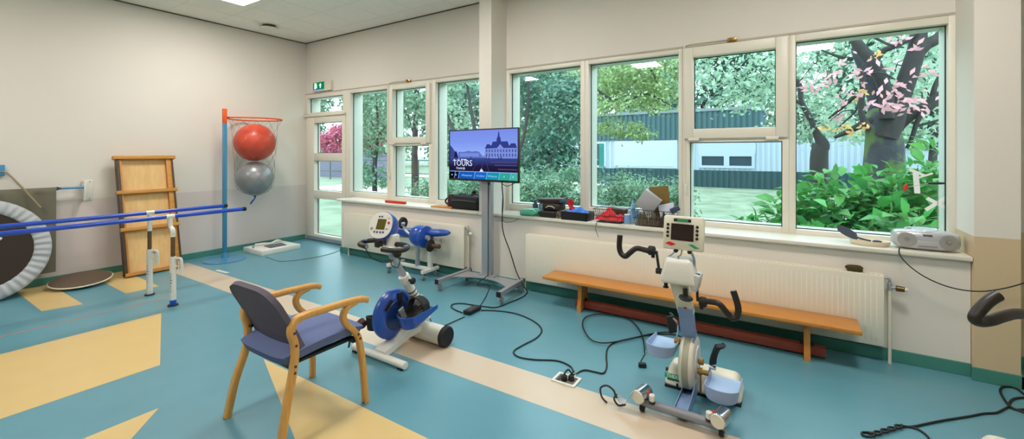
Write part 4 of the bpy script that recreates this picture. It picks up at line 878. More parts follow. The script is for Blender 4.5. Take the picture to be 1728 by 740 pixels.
m = MB(); m.grid(lambda u, v: (xt-.105+.03*math.sin(PI*u)-.02*v, 2.83+.10*u, .41+.10*v), 10, 8, th=.012); m.build('calf_pad', RUBBER, cs)
m = MB(); m.strip([(xt+.115, 2.87, .21), (xt+.13, 2.865, .26), (xt+.135, 2.86, .31)], .02, .012, (0, 1, 0)); m.cyl((xt+.12, 2.855, .25), (xt+.155, 2.85, .25), .012); cs = m.build('calf_support_arm', CHROME, t)
m = MB(); m.grid(lambda u, v: (xt+.13+.028*math.sin(PI*u)+.035*v*v+.03*(v > .8)*(u), 2.82+.09*u, .275+.115*v), 10, 10, th=.012); m.build('calf_pad', RUBBER, cs)
# ---- partly seen trainer at the right edge
t = thing('hand_trainer', 'black handle bar of another white trainer, cut off at the right edge', 'exercise machine', (1.25, 2.75, 0))
def q_(x, y, d):
    r = _ray(x, y); return Vector((r.x*d, r.y*d, H+r.z*d))
hpts = [q_(1684, 498, 1.62), q_(1668, 508, 1.62), q_(1652, 524, 1.62), q_(1645, 537, 1.62), q_(1655, 542, 1.63), q_(1672, 540, 1.64), q_(1690, 534, 1.66), q_(1712, 529, 1.70), q_(1740, 530, 1.76)]
he = hpts[-1]; hpts.append(he+Vector((.10, .04, .0)))
m = MB(); m.tube(hpts, .0205, 16, 6); g = m.build('handle', GRIP, t, smooth=70)
e = hpts[0]; d2 = (e-hpts[1]).normalized(); m = MB(); m.cyl(e, e+d2*.004, .015); m.build('grip_end', mat('plug_bronze', (120, 90, 50), .4), g)
h2 = hpts[-1]
m = MB(); m.cyl(h2-Vector((.01, 0, 0)), h2+Vector((.04, 0, 0)), .03, bev=.006); m.build('crank_knob', RUBBER, g)
m = MB(); m.strip([h2+Vector((.05, 0, 0)), h2+Vector((.055, .0, -.06)), h2+Vector((.06, 0, -.12))], .022, .012, (0, 1, 0)); m.build('hand_crank', BLACK, t)
m = MB(); m.box(h2+Vector((.17, .02, -.10)), (.2, .15, .15), bev=.03, seg=4, top=(.75, .75)); m.build('drive_head', WHITE, t, smooth=50)
m = MB(); m.sweep([h2+Vector((.17, .02, -.16)), Vector((h2.x+.19, 3.1, .10))], 1, sect=[(-.04, -.02), (.04, -.02), (.04, .02), (-.04, .02)], side=(1, 0, 0)); m.build('mast', STEELBLUE, t)
m = MB(); m.box((h2.x+.19, 3.14, .055), (.62, .20, .105), bev=.03, seg=4, top=(.86, .6)); m.build('base_housing', IVORY, t, smooth=50)
m = MB(); m.sweep([(h2.x+.19, 3.08, .05), (h2.x+.19, 2.4, .05)], 1, sect=[(-.036, -.02), (.036, -.02), (.036, .02), (-.036, .02)], side=(1, 0, 0)); m.cyl((h2.x+.0, 2.42, .03), (h2.x+.40, 2.42, .03), .028); m.build('floor_beam', STEELBLUE, t)
# ================================================================== CABLES AND FLOOR THINGS
def fl(pts, z=.006): return [onz(x, y, z) for x, y in pts]
t = thing('floor_outlet', 'white square floor socket plate with black plugs, by the cream stripe', 'floor outlet', onz(956, 642))
oc = onz(956, 641)
m = MB(); ring(m, -.085, -.065, .085, .065, -.068, -.048, .068, .048, 0, .008, bev=0)
for v in m.bm.verts: v.co = Vector((oc.x+v.co.x, oc.y+v.co.z, .001+v.co.y))
m.build('rim', WHITE, t)
m = MB(); m.b2((oc.x-.068, oc.y-.048, .0012), (oc.x+.068, oc.y+.048, .003)); m.build('socket_tray', mat('tray_grey', (120, 116, 110), .4), t)
for k in range(3):
    m = MB(); m.b2((oc.x-.058+k*.009, oc.y-.04, .003), (oc.x-.054+k*.009, oc.y+.04, .006)); m.build('slot', BLACK, t)
for dx, dy in ((-.012, -.012), (.03, .012)):
    m = MB(); m.cyl((oc.x+dx, oc.y+dy, .003), (oc.x+dx, oc.y+dy, .04), .022, .018, bev=.004); m.build('plug', BLACK, t)
m = MB(); m.b2((oc.x-.02, oc.y+.066, .001), (oc.x+.03, oc.y+.10, .006), bev=.002); m.build('lid', WHITE, t)
# adapter
ad = onz(797, 526); A1, A2 = onz(783, 533), onz(810, 519); ang = math.atan2(A2.y-A1.y, A2.x-A1.x)
m = MB(); m.box((0, 0, .02), (.19, .085, .038), rot=(0, 0, ang), bev=.008)
o = m.build('power_adapter', mat('adapter_black', (20, 20, 22), .5), smooth=35); o.location = (ad.x, ad.y, .001); WM[o.name] = Matrix.Translation(o.location)
tag(o, 'black power adapter brick lying on the floor before the television stand', 'power adapter')
q = MB(); q.box((0, 0, .0395), (.12, .05, .001), rot=(0, 0, ang)); q.build('label_plate', mat('label_grey', (60, 58, 56), .5), o, local=True)
def cable(pts, r, label, loc, mt=None, n=6):
    m = MB(); m.tube(pts, r, 8, n)
    return solo(m, 'power_cable', mt or CABLE, label, 'cable', smooth=80, loc=loc)
V3 = Vector
cable([V3((-2.70, 4.03, 1.30)), V3((-2.73, 4.07, 1.18)), V3((-2.73, 4.09, 1.0))] + [at(848, 385, 4.08), at(861, 425, 4.08), at(873, 462, 4.10), V3((-2.41, 4.06, .06))] + fl([(890, 492), (883, 500), (862, 509), (838, 518), (816, 516.5), (800, 514.5), (780, 511.5), (764, 513), (762, 518), (770, 523), (780, 527)]), .0065,
      'thick black cable hanging from behind the television and looping over the floor', onz(838, 518))
cable([V3((-2.885, 4.02, 1.22)), V3((-2.885, 4.012, .7)), V3((-2.885, 4.01, .2)), V3((-2.885, 3.98, .145)), V3((-2.885, 3.80, .10))] + fl([(826, 482), (822, 495), (817, 505), (811, 514), (806, 520)]), .004, 'thin cable running down the stand post to the power adapter', onz(822, 480))
cable(fl([(812, 523), (840, 524), (872, 529), (900, 541), (914, 555), (906, 569), (882, 582), (867, 592), (874, 601), (900, 606), (940, 608), (962, 617), (967, 626)]) + [V3((oc.x+.03, oc.y+.05, .05)), V3((oc.x+.03, oc.y+.012, .045))], .006,
      'black cable winding from the power adapter to the floor socket', onz(900, 606))
cable(fl([(784, 534), (768, 541), (752, 548), (741, 551), (733, 550), (727, 545)]) + [V3((-2.50, 2.68, .10)), V3((-2.51, 2.66, .17))], .0045, 'thin black cable from the power adapter to the blue leg trainer', onz(752, 548))
cable([V3((oc.x-.012, oc.y-.012, .045)), V3((oc.x, oc.y+.03, .06))] + fl([(968, 632), (985, 624), (1005, 627), (1018, 629), (1024, 618), (1023, 600), (1026, 586), (1038, 577), (1062, 571), (1092, 565), (1120, 563), (1142, 565), (1160, 572)]), .006,
      'black cable from the floor socket to the white pedal trainer', onz(1024, 610))
cable(fl([(1140, 559), (1110, 561), (1080, 567), (1050, 574), (1020, 578), (1000, 574), (988, 561), (983, 546), (988, 535), (1005, 530), (1030, 530), (1055, 534), (1072, 547), (1082, 562), (1087, 580), (1088, 595)], .018), .0055,
      'black cable looping on the floor in front of the bench, ending in a white joint', onz(1000, 530))
t = thing('cable_plug', 'small black plug on a short lead lying on the floor left of the pedal trainer', 'plug', onz(1083, 619))
m = MB(); m.tube(fl([(1088, 597), (1084, 604), (1081, 611), (1083, 616)]), .0035, 6); m.build('lead', CABLE, t)
m = MB(); p = onz(1084, 619); m.box((p.x, p.y, .016), (.055, .035, .03), rot=(0, 0, .4), bev=.006); m.build('plug_body', BLACK, t)
m = MB(); p = onz(1088, 596); m.cyl((p.x, p.y-.01, .008), (p.x, p.y+.015, .008), .008); m.build('joint', WHITE, t)
cable([V3((1.42, 3.80, .03))] + fl([(1740, 672), (1715, 655), (1695, 652), (1688, 658), (1694, 672), (1706, 686), (1722, 693), (1745, 700), (1765, 690), (1740, 672), (1712, 672), (1703, 682), (1712, 690), (1735, 690)]) , .007,
      'coil of black cable on the floor at the foot of the right column', onz(1706, 672))
tw = fl([(1705, 684), (1690, 692), (1680, 696), (1660, 697), (1640, 701), (1615, 705), (1590, 709), (1560, 715), (1540, 719), (1520, 719)])
a, b_ = fl([(1522, 719)])[0], fl([(1470, 735)])[0]
hel = []
for k in range(25):
    u = k/24; c = a.lerp(b_, u); d = (b_-a).normalized(); n = Vector((-d.y, d.x, 0))
    hel.append(c+n*.012*math.sin(u*14)+Vector((0, 0, .004+.006*(1+math.cos(u*14))/2)))
loop = fl([(1466, 736), (1456, 734), (1455, 729), (1466, 729), (1478, 731)])
hel2 = []
for k in range(25):
    u = 1-k/24; c = a.lerp(b_, u); d = (b_-a).normalized(); n = Vector((-d.y, d.x, 0))
    hel2.append(c-n*.012*math.sin(u*14)+Vector((0, 0, .004+.006*(1-math.cos(u*14))/2)))
tail = fl([(1530, 719), (1545, 722), (1558, 729), (1568, 739), (1575, 752)])
cable(tw+hel+loop+hel2+tail, .006, 'twisted black cable running across the floor in the bottom right corner', a, n=3)
cable([at(1517, 421, 4.22)+V3((0, -.02, .02)), at(1518, 428, 4.185), at(1530, 444, 4.155), at(1556, 464, 4.14), at(1590, 480, 4.13), at(1625, 489, 4.13), at(1660, 491, 4.13), at(1695, 486, 4.13), at(1725, 478, 4.13), at(1760, 466, 4.13)], .004, 'thin dark mains lead hanging from the silver radio along the wall', at(1590, 480, 4.13))
cable([at(1007, 375, 4.188), at(1005, 384, 4.175), at(1007, 393, 4.175), at(1010, 400, 4.178)], .0028, 'short thin lead dangling from the window sill below the red cloth', at(1007, 380, 4.18))
cable([V3((-2.74, 4.03, 1.24)), V3((-2.66, 4.05, 1.18)), V3((-2.55, 4.07, 1.22)), V3((-2.48, 4.04, 1.26))], .004, 'short black lead sagging under the right end of the television', V3((-2.6, 4.05, 1.2)))
cable([V3((-2.74, 4.10, 1.10)), at(848, 369, 4.15), at(862, 374, 4.17), at(876, 368, 4.20), at(886, 358, 4.30)+V3((0, 0, .0))], .003, 'thin lead drooping from the television stand to the dark mouse on the sill', at(862, 374, 4.17))
cable(fl([(448, 433), (458, 436), (470, 440), (485, 440), (505, 438), (535, 433), (560, 427), (575, 421)], .004), .0035, 'thin grey lead lying on the floor from the white platform to the radiator', onz(485, 440), mat('lead_grey', (90, 100, 104), .5))
# ================================================================== ON THE WINDOW SILL  (top of sill z = .835)
ZS = .8355
m = MB(); m.b2((-4.90, 4.255, ZS), (-4.50, 4.295, ZS+.035), bev=.004); solo(m, 'red_bar', REDP, 'short red bar lying on the sill at the left windows', 'bar', loc=(-4.7, 4.275, ZS))
m = MB(); m.b2((-3.97, 4.22, ZS), (-3.62, 4.42, ZS+.018), bev=.003); solo(m, 'wooden_board', BENCH, 'small orange wooden board on the sill beside the black bag', 'board', loc=(-3.8, 4.3, ZS))
t = thing('sports_bag', 'black sports bag on the sill left of the middle column', 'bag', (-3.45, 4.33, ZS))
BAGM = mat('bag_black', (30, 28, 30), .7, var=.1, scale=20)
m = MB(); m.box((-3.43, 4.33, ZS+.075), (.46, .19, .148), bev=.045, seg=4); m.build('body', BAGM, t, smooth=60)
m = MB(); m.box((-3.42, 4.33, ZS+.155), (.40, .15, .05), rot=(0, .04, 0), bev=.02, seg=3); m.build('flap', mat('bag_slate', (52, 62, 76), .6), t, smooth=60)
m = MB(); m.tube([(-3.62, 4.235, ZS+.11), (-3.45, 4.228, ZS+.118), (-3.24, 4.235, ZS+.11)], .004, 6); m.build('zip', mat('zip_grey', (110, 108, 106), .4), t)
m = MB(); m.tube([(-3.60, 4.30, ZS+.17), (-3.5, 4.29, ZS+.195), (-3.38, 4.29, ZS+.18), (-3.28, 4.30, ZS+.20), (-3.21, 4.31, ZS+.17)], .009, 8); m.build('handle', mat('strap_brown', (72, 44, 34), .7), t)
t = thing('drinking_bottle', 'dark purple-black flask standing upright at the left end of the black bag', 'bottle', (-3.75, 4.36, ZS+.018))
m = MB(); m.lathe([(.0, .0), (.048, .0), (.052, .02), (.050, .12), (.035, .16), (.0, .17)], (-3.735, 4.36, ZS+.0185), (.06, 0, 1), 24); m.build('body', mat('flask_purple', (58, 34, 44), .4), t)
m = MB(); m.tube([(-3.77, 4.33, ZS+.04), (-3.80, 4.32, ZS+.075), (-3.79, 4.33, ZS+.11), (-3.765, 4.345, ZS+.13)], .012, 8); m.build('handle', BLACK, t)
m = MB(); m.lathe([(.0, 0), (.035, 0), (.03, .04), (.012, .055), (.0, .06)], (-3.40, 4.41, ZS+.18), (.2, 0, 1), 16); solo(m, 'cap', BLACK, 'small black cap lying on top of the black sports bag', 'cap', loc=(-3.4, 4.41, ZS+.18))
t = thing('computer_mouse', 'dark grey mouse alone on the sill just right of the television stand', 'mouse', (-2.56, 4.30, ZS))
m = MB(); m.sphere((-2.555, 4.30, ZS+.008), (.065, .04, .032)); 
for v in m.bm.verts: v.co.z = max(v.co.z, ZS+.0005)
m.build('body', mat('mouse_slate', (64, 74, 90), .4), t)
m = MB(); m.box((-2.57, 4.275, ZS+.034), (.006, .012, .008), bev=.002); m.build('wheel', BLACK, t)
# green and blue bottles lying / standing
BT = mat('bottle_green', (96, 190, 160), .2, coat=.3)
for i, (x, y, dx) in enumerate(((-2.475, 4.238, .09), (-2.46, 4.325, .10))):
    t = thing('plastic_bottle', ['green plastic bottle lying foremost on the sill beside the mouse', 'green plastic bottle lying behind the foremost green one'][i], 'bottle', (x, y, ZS), group='green bottles on the sill')
    m = MB(); m.lathe([(.0, -.10), (.034, -.10), (.038, -.08), (.036, -.03), (.039, .02), (.038, .06), (.02, .085), (.014, .1)], (x, y, ZS+.04), (1, .08, .03), 22); m.build('body', BT, t)
    m = MB(); m.lathe([(.017, .095), (.017, .12), (.0, .121)], (x, y, ZS+.04), (1, .08, .03), 16); m.build('cap', GREENP, t)
t = thing('spray_bottle', 'blue-grey spray bottle standing on the sill among the green bottles', 'bottle', (-2.385, 4.405, ZS))
m = MB(); m.lathe([(.0, 0), (.03, 0), (.033, .02), (.032, .10), (.016, .13), (.014, .14)], (-2.385, 4.405, ZS), seg=20); m.build('body', mat('bottle_blue', (150, 168, 200), .25), t)
m = MB(); m.lathe([(.018, .138), (.02, .165), (.0, .167)], (-2.385, 4.405, ZS), seg=16); m.build('cap', mat('cap_blue', (52, 60, 110), .4), t)
for i, (x, z, s, c) in enumerate(((-2.52, .14, .05, (70, 92, 110)), (-2.44, .15, .045, (110, 150, 180)))):
    m = MB(); m.lathe([(.0, 0), (s*.6, 0), (s*.65, z*.7), (s*.3, z*.95), (s*.3, z*1.15), (.0, z*1.16)], (x, 4.47, ZS), seg=18)
    solo(m, 'jar', mat(f'jar_{i}', c, .25, coat=.2), ['slate blue jar standing at the back of the sill behind the mouse', 'pale blue jar standing at the back of the sill behind the green bottles'][i], 'jar', 'jars at the back of the sill', loc=(x, 4.47, ZS))
# shoe-like black stack with flat box
t = thing('tool_bag', 'open black tool bag with brown straps on the sill beside the bottles', 'bag', (-2.2, 4.33, ZS))
m = MB(); m.b2((-2.34, 4.225, ZS), (-2.13, 4.37, ZS+.07), bev=.015, seg=3); m.build('base_case', BLACK, t)
m = MB(); m.b2((-2.33, 4.29, ZS+.07), (-2.11, 4.45, ZS+.15), bev=.02, seg=3); up_ = m.build('upper_case', mat('case_dark', (46, 34, 30), .6), t)
m = MB(); m.tube([(-2.28, 4.285, ZS+.10), (-2.25, 4.28, ZS+.12), (-2.2, 4.28, ZS+.118), (-2.17, 4.285, ZS+.10)], .006, 8); m.build('handle', mat('buckle_pale', (200, 196, 176), .4), up_)
m = MB(); m.tube([(-2.13, 4.25, ZS+.04), (-2.10, 4.24, ZS+.075), (-2.075, 4.25, ZS+.04), (-2.09, 4.25, ZS+.012), (-2.13, 4.25, ZS+.014), (-2.11, 4.245, ZS+.06), (-2.08, 4.245, ZS+.015)], .009, 8); m.build('strap', mat('strap_khaki', (112, 102, 82), .7), t)
m = MB(); m.box((-2.24, 4.38, ZS+.185), (.30, .17, .035), rot=(0, -.05, .1), bev=.008); m.box((-2.24, 4.38, ZS+.162), (.26, .15, .022), rot=(0, -.05, .1), bev=.004)
solo(m, 'flat_case', mat('case_maroon', (58, 34, 30), .5), 'flat dark case lying across the top of the black tool bag', 'case', loc=(-2.24, 4.38, ZS+.15))
m = MB(); m.b2((-2.12, 4.30, ZS+.16), (-2.06, 4.36, ZS+.20), bev=.01); solo(m, 'dark_pouch', mat('pouch_blue', (52, 70, 92), .7), 'small slate pouch between the tool bag and the red cloth', 'pouch', loc=(-2.09, 4.33, ZS+.16))
# black tray with blue and red cloth
t = thing('black_tray', 'black tray on the sill left of the window bar, filled with blue cloth', 'tray', (-1.9, 4.29, ZS))
m = MB()
for a, b_, c, d in ((-2.05, 4.20, -1.75, 4.21), (-2.05, 4.40, -1.75, 4.41), (-2.05, 4.20, -2.04, 4.41), (-1.76, 4.20, -1.75, 4.41)): m.b2((a, b_, ZS), (c, d, ZS+.085), bev=.003)
m.b2((-2.05, 4.20, ZS), (-1.75, 4.41, ZS+.006)); m.b2((-2.06, 4.19, ZS+.08), (-1.74, 4.20, ZS+.09)); m.build('body', BLACK, t)
def hgrid(mm, f, nu, nv):
    mm.grid(f, nu, nv); z0 = min(f(0, 0)[2], f(1, 1)[2])
    mm.grid(lambda u, v: (f(u, v)[0], f(u, v)[1], z0), nu, nv); bmesh.ops.remove_doubles(mm.bm, verts=mm.bm.verts, dist=1e-4)
def heap(x0, x1, y0, y1, z0, h, sd, fine=1.):
    r = random.Random(sd); ph = [r.uniform(0, 6) for _ in range(6)]
    def f(u, v):
        x = x0+(x1-x0)*u; y = y0+(y1-y0)*v; e = (math.sin(PI*u)*math.sin(PI*v))**.5
        k = .62+.20*math.sin(u*9*fine+ph[0]+3*v)+.14*math.sin(v*11*fine+ph[1]+4*u)+.12*math.sin(u*21*fine+ph[2]-v*8)
        return (x+.008*math.sin(v*14+ph[3]), y+.008*math.sin(u*15+ph[4]), z0+h*e*k)
    return f
m = MB(); hgrid(m, heap(-2.035, -1.77, 4.215, 4.395, ZS+.06, .085, 3), 30, 20); solo(m, 'blue_cloth', mat('cloth_blue', (58, 120, 214), .7), 'blue cloth heaped in the black tray on the sill', 'cloth', smooth=70, loc=(-1.9, 4.3, ZS+.06))
m = MB(); m.grid(lambda u, v: (-2.06+.07*u+.01*math.sin(v*8), 4.40+.02*math.sin(u*7+v*5), ZS+.06+.15*v-.03*u*v), 8, 12, th=.004); solo(m, 'red_cloth', mat('cloth_red', (212, 40, 50), .7), 'small red cloth sticking up behind the black tray', 'cloth', smooth=70, loc=(-2.03, 4.4, ZS+.06))
# basket with red cloth
def basket(name, label, x0, x1, y0, y1, h, nx, group):
    t = thing(name, label, 'wire basket', ((x0+x1)/2, (y0+y1)/2, ZS), group=group)
    m = MB(); z0 = ZS+.004
    for z, g in ((z0, .03), (ZS+h*.5, .012), (ZS+h, 0)):
        m.sweep([(x0+g, y0+g, z), (x1-g, y0+g, z), (x1-g, y1-g, z), (x0+g, y1-g, z)], .0028, 6, closed=True)
    for i in range(nx+1):
        u = i/nx; xa = x0+(x1-x0)*u; xb = x0+.03+(x1-x0-.06)*u
        m.sweep([(xa, y0, ZS+h), (xb, y0+.03, z0), (xb, y1-.03, z0), (xa, y1, ZS+h)], .0017, 5)
    for j in range(1, 6):
        u = j/6; ya = y0+(y1-y0)*u
        m.sweep([(x0, ya, ZS+h), (x0+.03, ya, z0), (x1-.03, ya, z0), (x1, ya, ZS+h)], .0017, 5)
    m.build('wire_mesh', mat('wire_dark', (44, 46, 52), .4, metal=.5), t)
    return t
basket('wire_basket', 'dark wire basket on the sill holding the crumpled red cloth', -1.69, -1.375, 4.215, 4.48, .14, 14, 'wire baskets on the sill')
m = MB(); hgrid(m, heap(-1.675, -1.39, 4.225, 4.39, ZS+.03, .12, 8, 1.2), 34, 22); solo(m, 'red_cloth', mat('cloth_red', (212, 40, 50), .7), 'crumpled red cloth lying in the left wire basket', 'cloth', smooth=70, loc=(-1.53, 4.3, ZS+.03))
m = MB(); m.box((-1.50, 4.435, ZS+.10), (.20, .06, .07), rot=(.1, .06, .0), bev=.01); solo(m, 'brown_box', mat('box_brown', (84, 60, 46), .7), 'small brown box behind the red cloth in the left basket', 'box', loc=(-1.5, 4.4, ZS+.07))
m = MB(); hgrid(m, heap(-1.74, -1.62, 4.41, 4.50, ZS+.005, .11, 12, 1.0), 20, 14); solo(m, 'white_cloth', mat('cloth_pale', (196, 204, 220), .8), 'pale crumpled cloth behind the red cloth on the sill', 'cloth', smooth=70, loc=(-1.58, 4.45, ZS+.05))
t = thing('blue_can', 'small pale blue can between the two wire baskets', 'can', (-1.345, 4.27, ZS))
m = MB(); m.lathe([(.0, 0), (.032, 0), (.034, .006), (.034, .085), (.03, .095)], (-1.345, 4.27, ZS), seg=22); m.build('body', mat('can_blue', (120, 160, 210), .3), t)
m = MB(); m.lathe([(.031, .094), (.031, .10), (.0, .101)], (-1.345, 4.27, ZS), seg=22); m.build('lid', WHITE, t)
m = MB(); m.box((-1.35, 4.215, ZS+.004), (.10, .03, .006), rot=(0, 0, .3), bev=.001); solo(m, 'paper_slip', WHITE, 'white paper slip on the sill edge in front of the blue can', 'paper', loc=(-1.35, 4.215, ZS))
m = MB(); hgrid(m, heap(-1.37, -1.29, 4.33, 4.50, ZS+.03, .22, 21, 1.3), 24, 20); solo(m, 'plastic_bag', mat('bag_blue', (140, 186, 226), .3), 'crumpled pale blue plastic bag behind the blue can', 'plastic bag', smooth=70, loc=(-1.32, 4.42, ZS+.03))
basket('wire_basket', 'dark wire basket on the sill behind the pedal trainer screen, holding a grey box', -1.285, -.90, 4.215, 4.50, .16, 16, 'wire baskets on the sill')
m = MB(); m.box((-1.165, 4.385, ZS+.225), (.19, .06, .19), rot=(.12, .62, .05), bev=.006); solo(m, 'grey_box', mat('box_grey', (170, 168, 172), .5), 'light grey box tilted in the right wire basket', 'box', loc=(-1.14, 4.36, ZS+.2))
m = MB(); m.box((-1.075, 4.462, ZS+.27), (.19, .006, .22), rot=(-.06, -.12, .0), bev=.001); m.box((-1.07, 4.462, ZS+.09), (.15, .006, .16), rot=(-.02, -.05, .0)); solo(m, 'cardboard', mat('cardboard_olive', (118, 96, 44), .8), 'brown cardboard sheet standing up out of the right wire basket', 'cardboard', loc=(-1.075, 4.43, ZS+.15))
m = MB(); m.box((-.985, 4.405, ZS+.125), (.15, .03, .18), rot=(-.1, -.25, 0), bev=.008); solo(m, 'pale_envelope', mat('envelope', (206, 212, 228), .6), 'pale envelope leaning below the cardboard in the right wire basket', 'envelope', loc=(-1.0, 4.41, ZS+.05))
for i, (x, c, lab) in enumerate(((-1.20, (112, 102, 84), 'khaki cloth bundle at the left front of the right wire basket'), (-1.09, (98, 88, 74), 'brown-grey cloth bundle in the middle of the right wire basket'), (-.99, (70, 58, 48), 'dark brown cloth bundle at the right front of the right wire basket'))):
    m = MB(); hgrid(m, heap(x-.05, x+.05, 4.245, 4.34, ZS+.012, .15, 30+i, 1.5), 20, 18); solo(m, 'cloth_bundle', mat(f'bundle_{i}', c, .85), lab, 'cloth', 'cloth bundles in the right basket', smooth=70, loc=(x, 4.3, ZS+.01))
m = MB(); m.box((-.915, 4.40, ZS+.165), (.09, .05, .05), rot=(0, -.5, .3), bev=.008); solo(m, 'slate_pouch', mat('pouch_blue', (52, 70, 92), .7), 'small slate blue pouch on the right rim of the right wire basket', 'pouch', loc=(-.915, 4.4, ZS+.14))
# dish with spatula
t = thing('serving_dish', 'shallow cream dish on the sill left of the silver radio', 'dish', (.55, 4.33, ZS))
dm_ = Matrix.Diagonal((1.35, .85, 1, 1))
m = MB(); m.lathe([(.0, .004), (.085, .004), (.096, .03), (.102, .036), (.104, .036), (.10, .012), (.09, .0), (.0, .0)], (0, 0, 0), seg=40)
for v in m.bm.verts: v.co = Vector((v.co.x*1.22+.553, v.co.y*.85+4.34, v.co.z+ZS))
m.build('body', mat('dish_cream', (222, 212, 190), .4), t)
t = thing('spatula', 'dark slate spoon leaning on the cream dish with its blade raised', 'spoon', (.44, 4.33, ZS+.04))
m = MB(); m.grid(lambda u, v: (.352+.125*u, 4.33+(v-.5)*.055*math.sin(PI*(.12+u*.76))**.6, ZS+.118-.062*u+(v-.5)*.062*math.sin(PI*(.12+u*.76))**.6), 14, 10, th=.006); m.build('blade', mat('slate_plastic', (60, 66, 82), .4), t, smooth=70)
m = MB(); m.tube([(.455, 4.33, ZS+.062), (.49, 4.33, ZS+.045), (.56, 4.335, ZS+.03)], .007, 8); m.build('handle', mat('slate_plastic', (60, 66, 82), .4), t)
m = MB(); m.sphere((.60, 4.345, ZS+.028), (.03, .018, .012)); solo(m, 'dark_ladle', mat('slate_plastic', (60, 66, 82), .4), 'small dark ladle bowl lying inside the cream dish', 'ladle', loc=(.6, 4.345, ZS+.02))
# boombox
t = thing('portable_radio', 'silver portable radio with round speakers and aerial at the right end of the sill', 'radio', (.872, 4.36, ZS))
SIL = mat('silver_plastic', (196, 198, 204), .3, metal=.35); SPK = mat('speaker_mesh', (158, 156, 154), .5, metal=.2)
bw = .185; zc_ = ZS+.078
sec = []
for x in [i/24*2-1 for i in range(25)]:
    sec.append(x)
m = MB(); N_ = 28
rings_ = []
for i in range(33):
    u = i/32*2-1; e = (1-abs(u)**5)**.5; hx = .872+u*bw
    hy, hz_ = .075*(.55+.45*e), .070*(.52+.48*e)
    yo = 4.36-.025*(1-u*u)
    rings_.append([m.bm.verts.new((hx, yo+hy*math.copysign(abs(math.cos(a))**.5, math.cos(a)), zc_-.004+hz_*math.copysign(abs(math.sin(a))**.6, math.sin(a)))) for a in [2*PI*k/N_ for k in range(N_)]])
for A, B in zip(rings_, rings_[1:]):
    for k in range(N_): m.bm.faces.new((A[k], A[(k+1) % N_], B[(k+1) % N_], B[k]))
m.bm.faces.new(list(reversed(rings_[0]))); m.bm.faces.new(rings_[-1]); m.build('body', SIL, t, smooth=55)
yf_ = 4.262
for sx_ in (-1, 1):
    o = (.872+sx_*.112, yf_+.012, zc_-.004); ax = (sx_*.22, -1, 0)
    m = MB(); m.lathe([(.052, -.004), (.054, .006), (.048, .008), (.02, .004), (.0, .003)], o, ax, 32); sp = m.build('speaker', SPK, t)
    m = MB(); m.lathe([(.014, .004), (.012, .009), (.0, .010)], o, ax, 20); m.build('speaker_cone', CHROME, sp)
m = MB(); m.b2((.815, yf_-.002, ZS+.022), (.928, yf_+.02, ZS+.078), bev=.006); m.build('cassette_door', mat('deck_grey', (176, 176, 178), .4), t)
m = MB(); m.b2((.822, yf_-.005, ZS+.034), (.921, yf_+.01, ZS+.038)); m.build('deck_slot', mat('slot_grey', (110, 108, 108), .4), t)
m = MB(); m.b2((.845, yf_+.0, ZS+.100), (.898, yf_+.03, ZS+.122), bev=.003); m.build('radio_display', mat('radio_lcd', (92, 96, 104), .25), t)
for k, x in enumerate((.795, .815, .925, .945)):
    m = MB(); m.b2((x, yf_+.004, ZS+.108), (x+.014, yf_+.03, ZS+.116), bev=.002); m.build('button', CHROME, t)
m = MB(); m.lathe([(.0, .0), (.075, .0), (.07, .008), (.0, .012)], (.872, 4.355, zc_+.062), (0, 0, 1), 32); m.build('disc_lid', mat('lid_pale', (206, 214, 226), .25), t)
m = MB(); m.tube([(.775, 4.40, zc_+.05), (.78, 4.415, zc_+.062), (.83, 4.425, zc_+.066), (.92, 4.425, zc_+.066), (.965, 4.415, zc_+.062), (.97, 4.40, zc_+.05)], .009, 10); m.build('carry_handle', SIL, t)
aT = at(1583, 309, 4.42)
m = MB(); m.cyl((.955, 4.41, zc_+.05), aT, .0028, .002); an = m.build('aerial', CHROME, t)
m = MB(); aA, aB = at(1566, 309, 4.42), at(1595, 309, 4.42); m.sweep(cr([aA, aA.lerp(aB, .5), aB], 4), [.006, .009, .009, .006], 10); m.build('aerial_grip', BLACK, an)
aR = at(1528, 316, 4.42); m = MB(); m.cyl(aA, aR, .002); m.build('aerial_rod', STEEL, an)
m = MB(); m.sphere(aR, (.012, .008, .034), rot=(0, .25, 0)); m.build('red_tag', mat('tag_red', (206, 62, 40), .4), an)
# white tape on the glass
TAPE = mat('tape_white', (236, 240, 240), .5)
def tape(ptss, label):
    m = MB()
    for k, (a, b_, w_) in enumerate(ptss):
        p, q = at(*a, YG-.006), at(*b_, YG-.006); d = (q-p).normalized(); n = Vector((-d.z, 0, d.x))*w_/2; y = Vector((0, .0008+.0012*k, 0)); th = Vector((0, -.001, 0))
        c = [p-n, q-n, q+n, p+n]
        m.bm.faces.new([m.bm.verts.new(v-y) for v in c]); m.bm.faces.new([m.bm.verts.new(v-y+th) for v in reversed(c)])
    solo(m, 'window_tape', TAPE, label, 'tape', 'white tape on the glass', smooth=0, loc=at(*ptss[0][0], YG-.006))
tape([((1562, 354), (1601, 330), .026), ((1564, 334), (1596, 350), .026)], 'white tape cross on the largest window, above the silver radio')
tape([((1545, 290), (1548, 326), .036), ((1534, 285), (1560, 296), .02), ((1548, 300), (1574, 292), .014)], 'white tape patch on the largest window, above the tape cross')
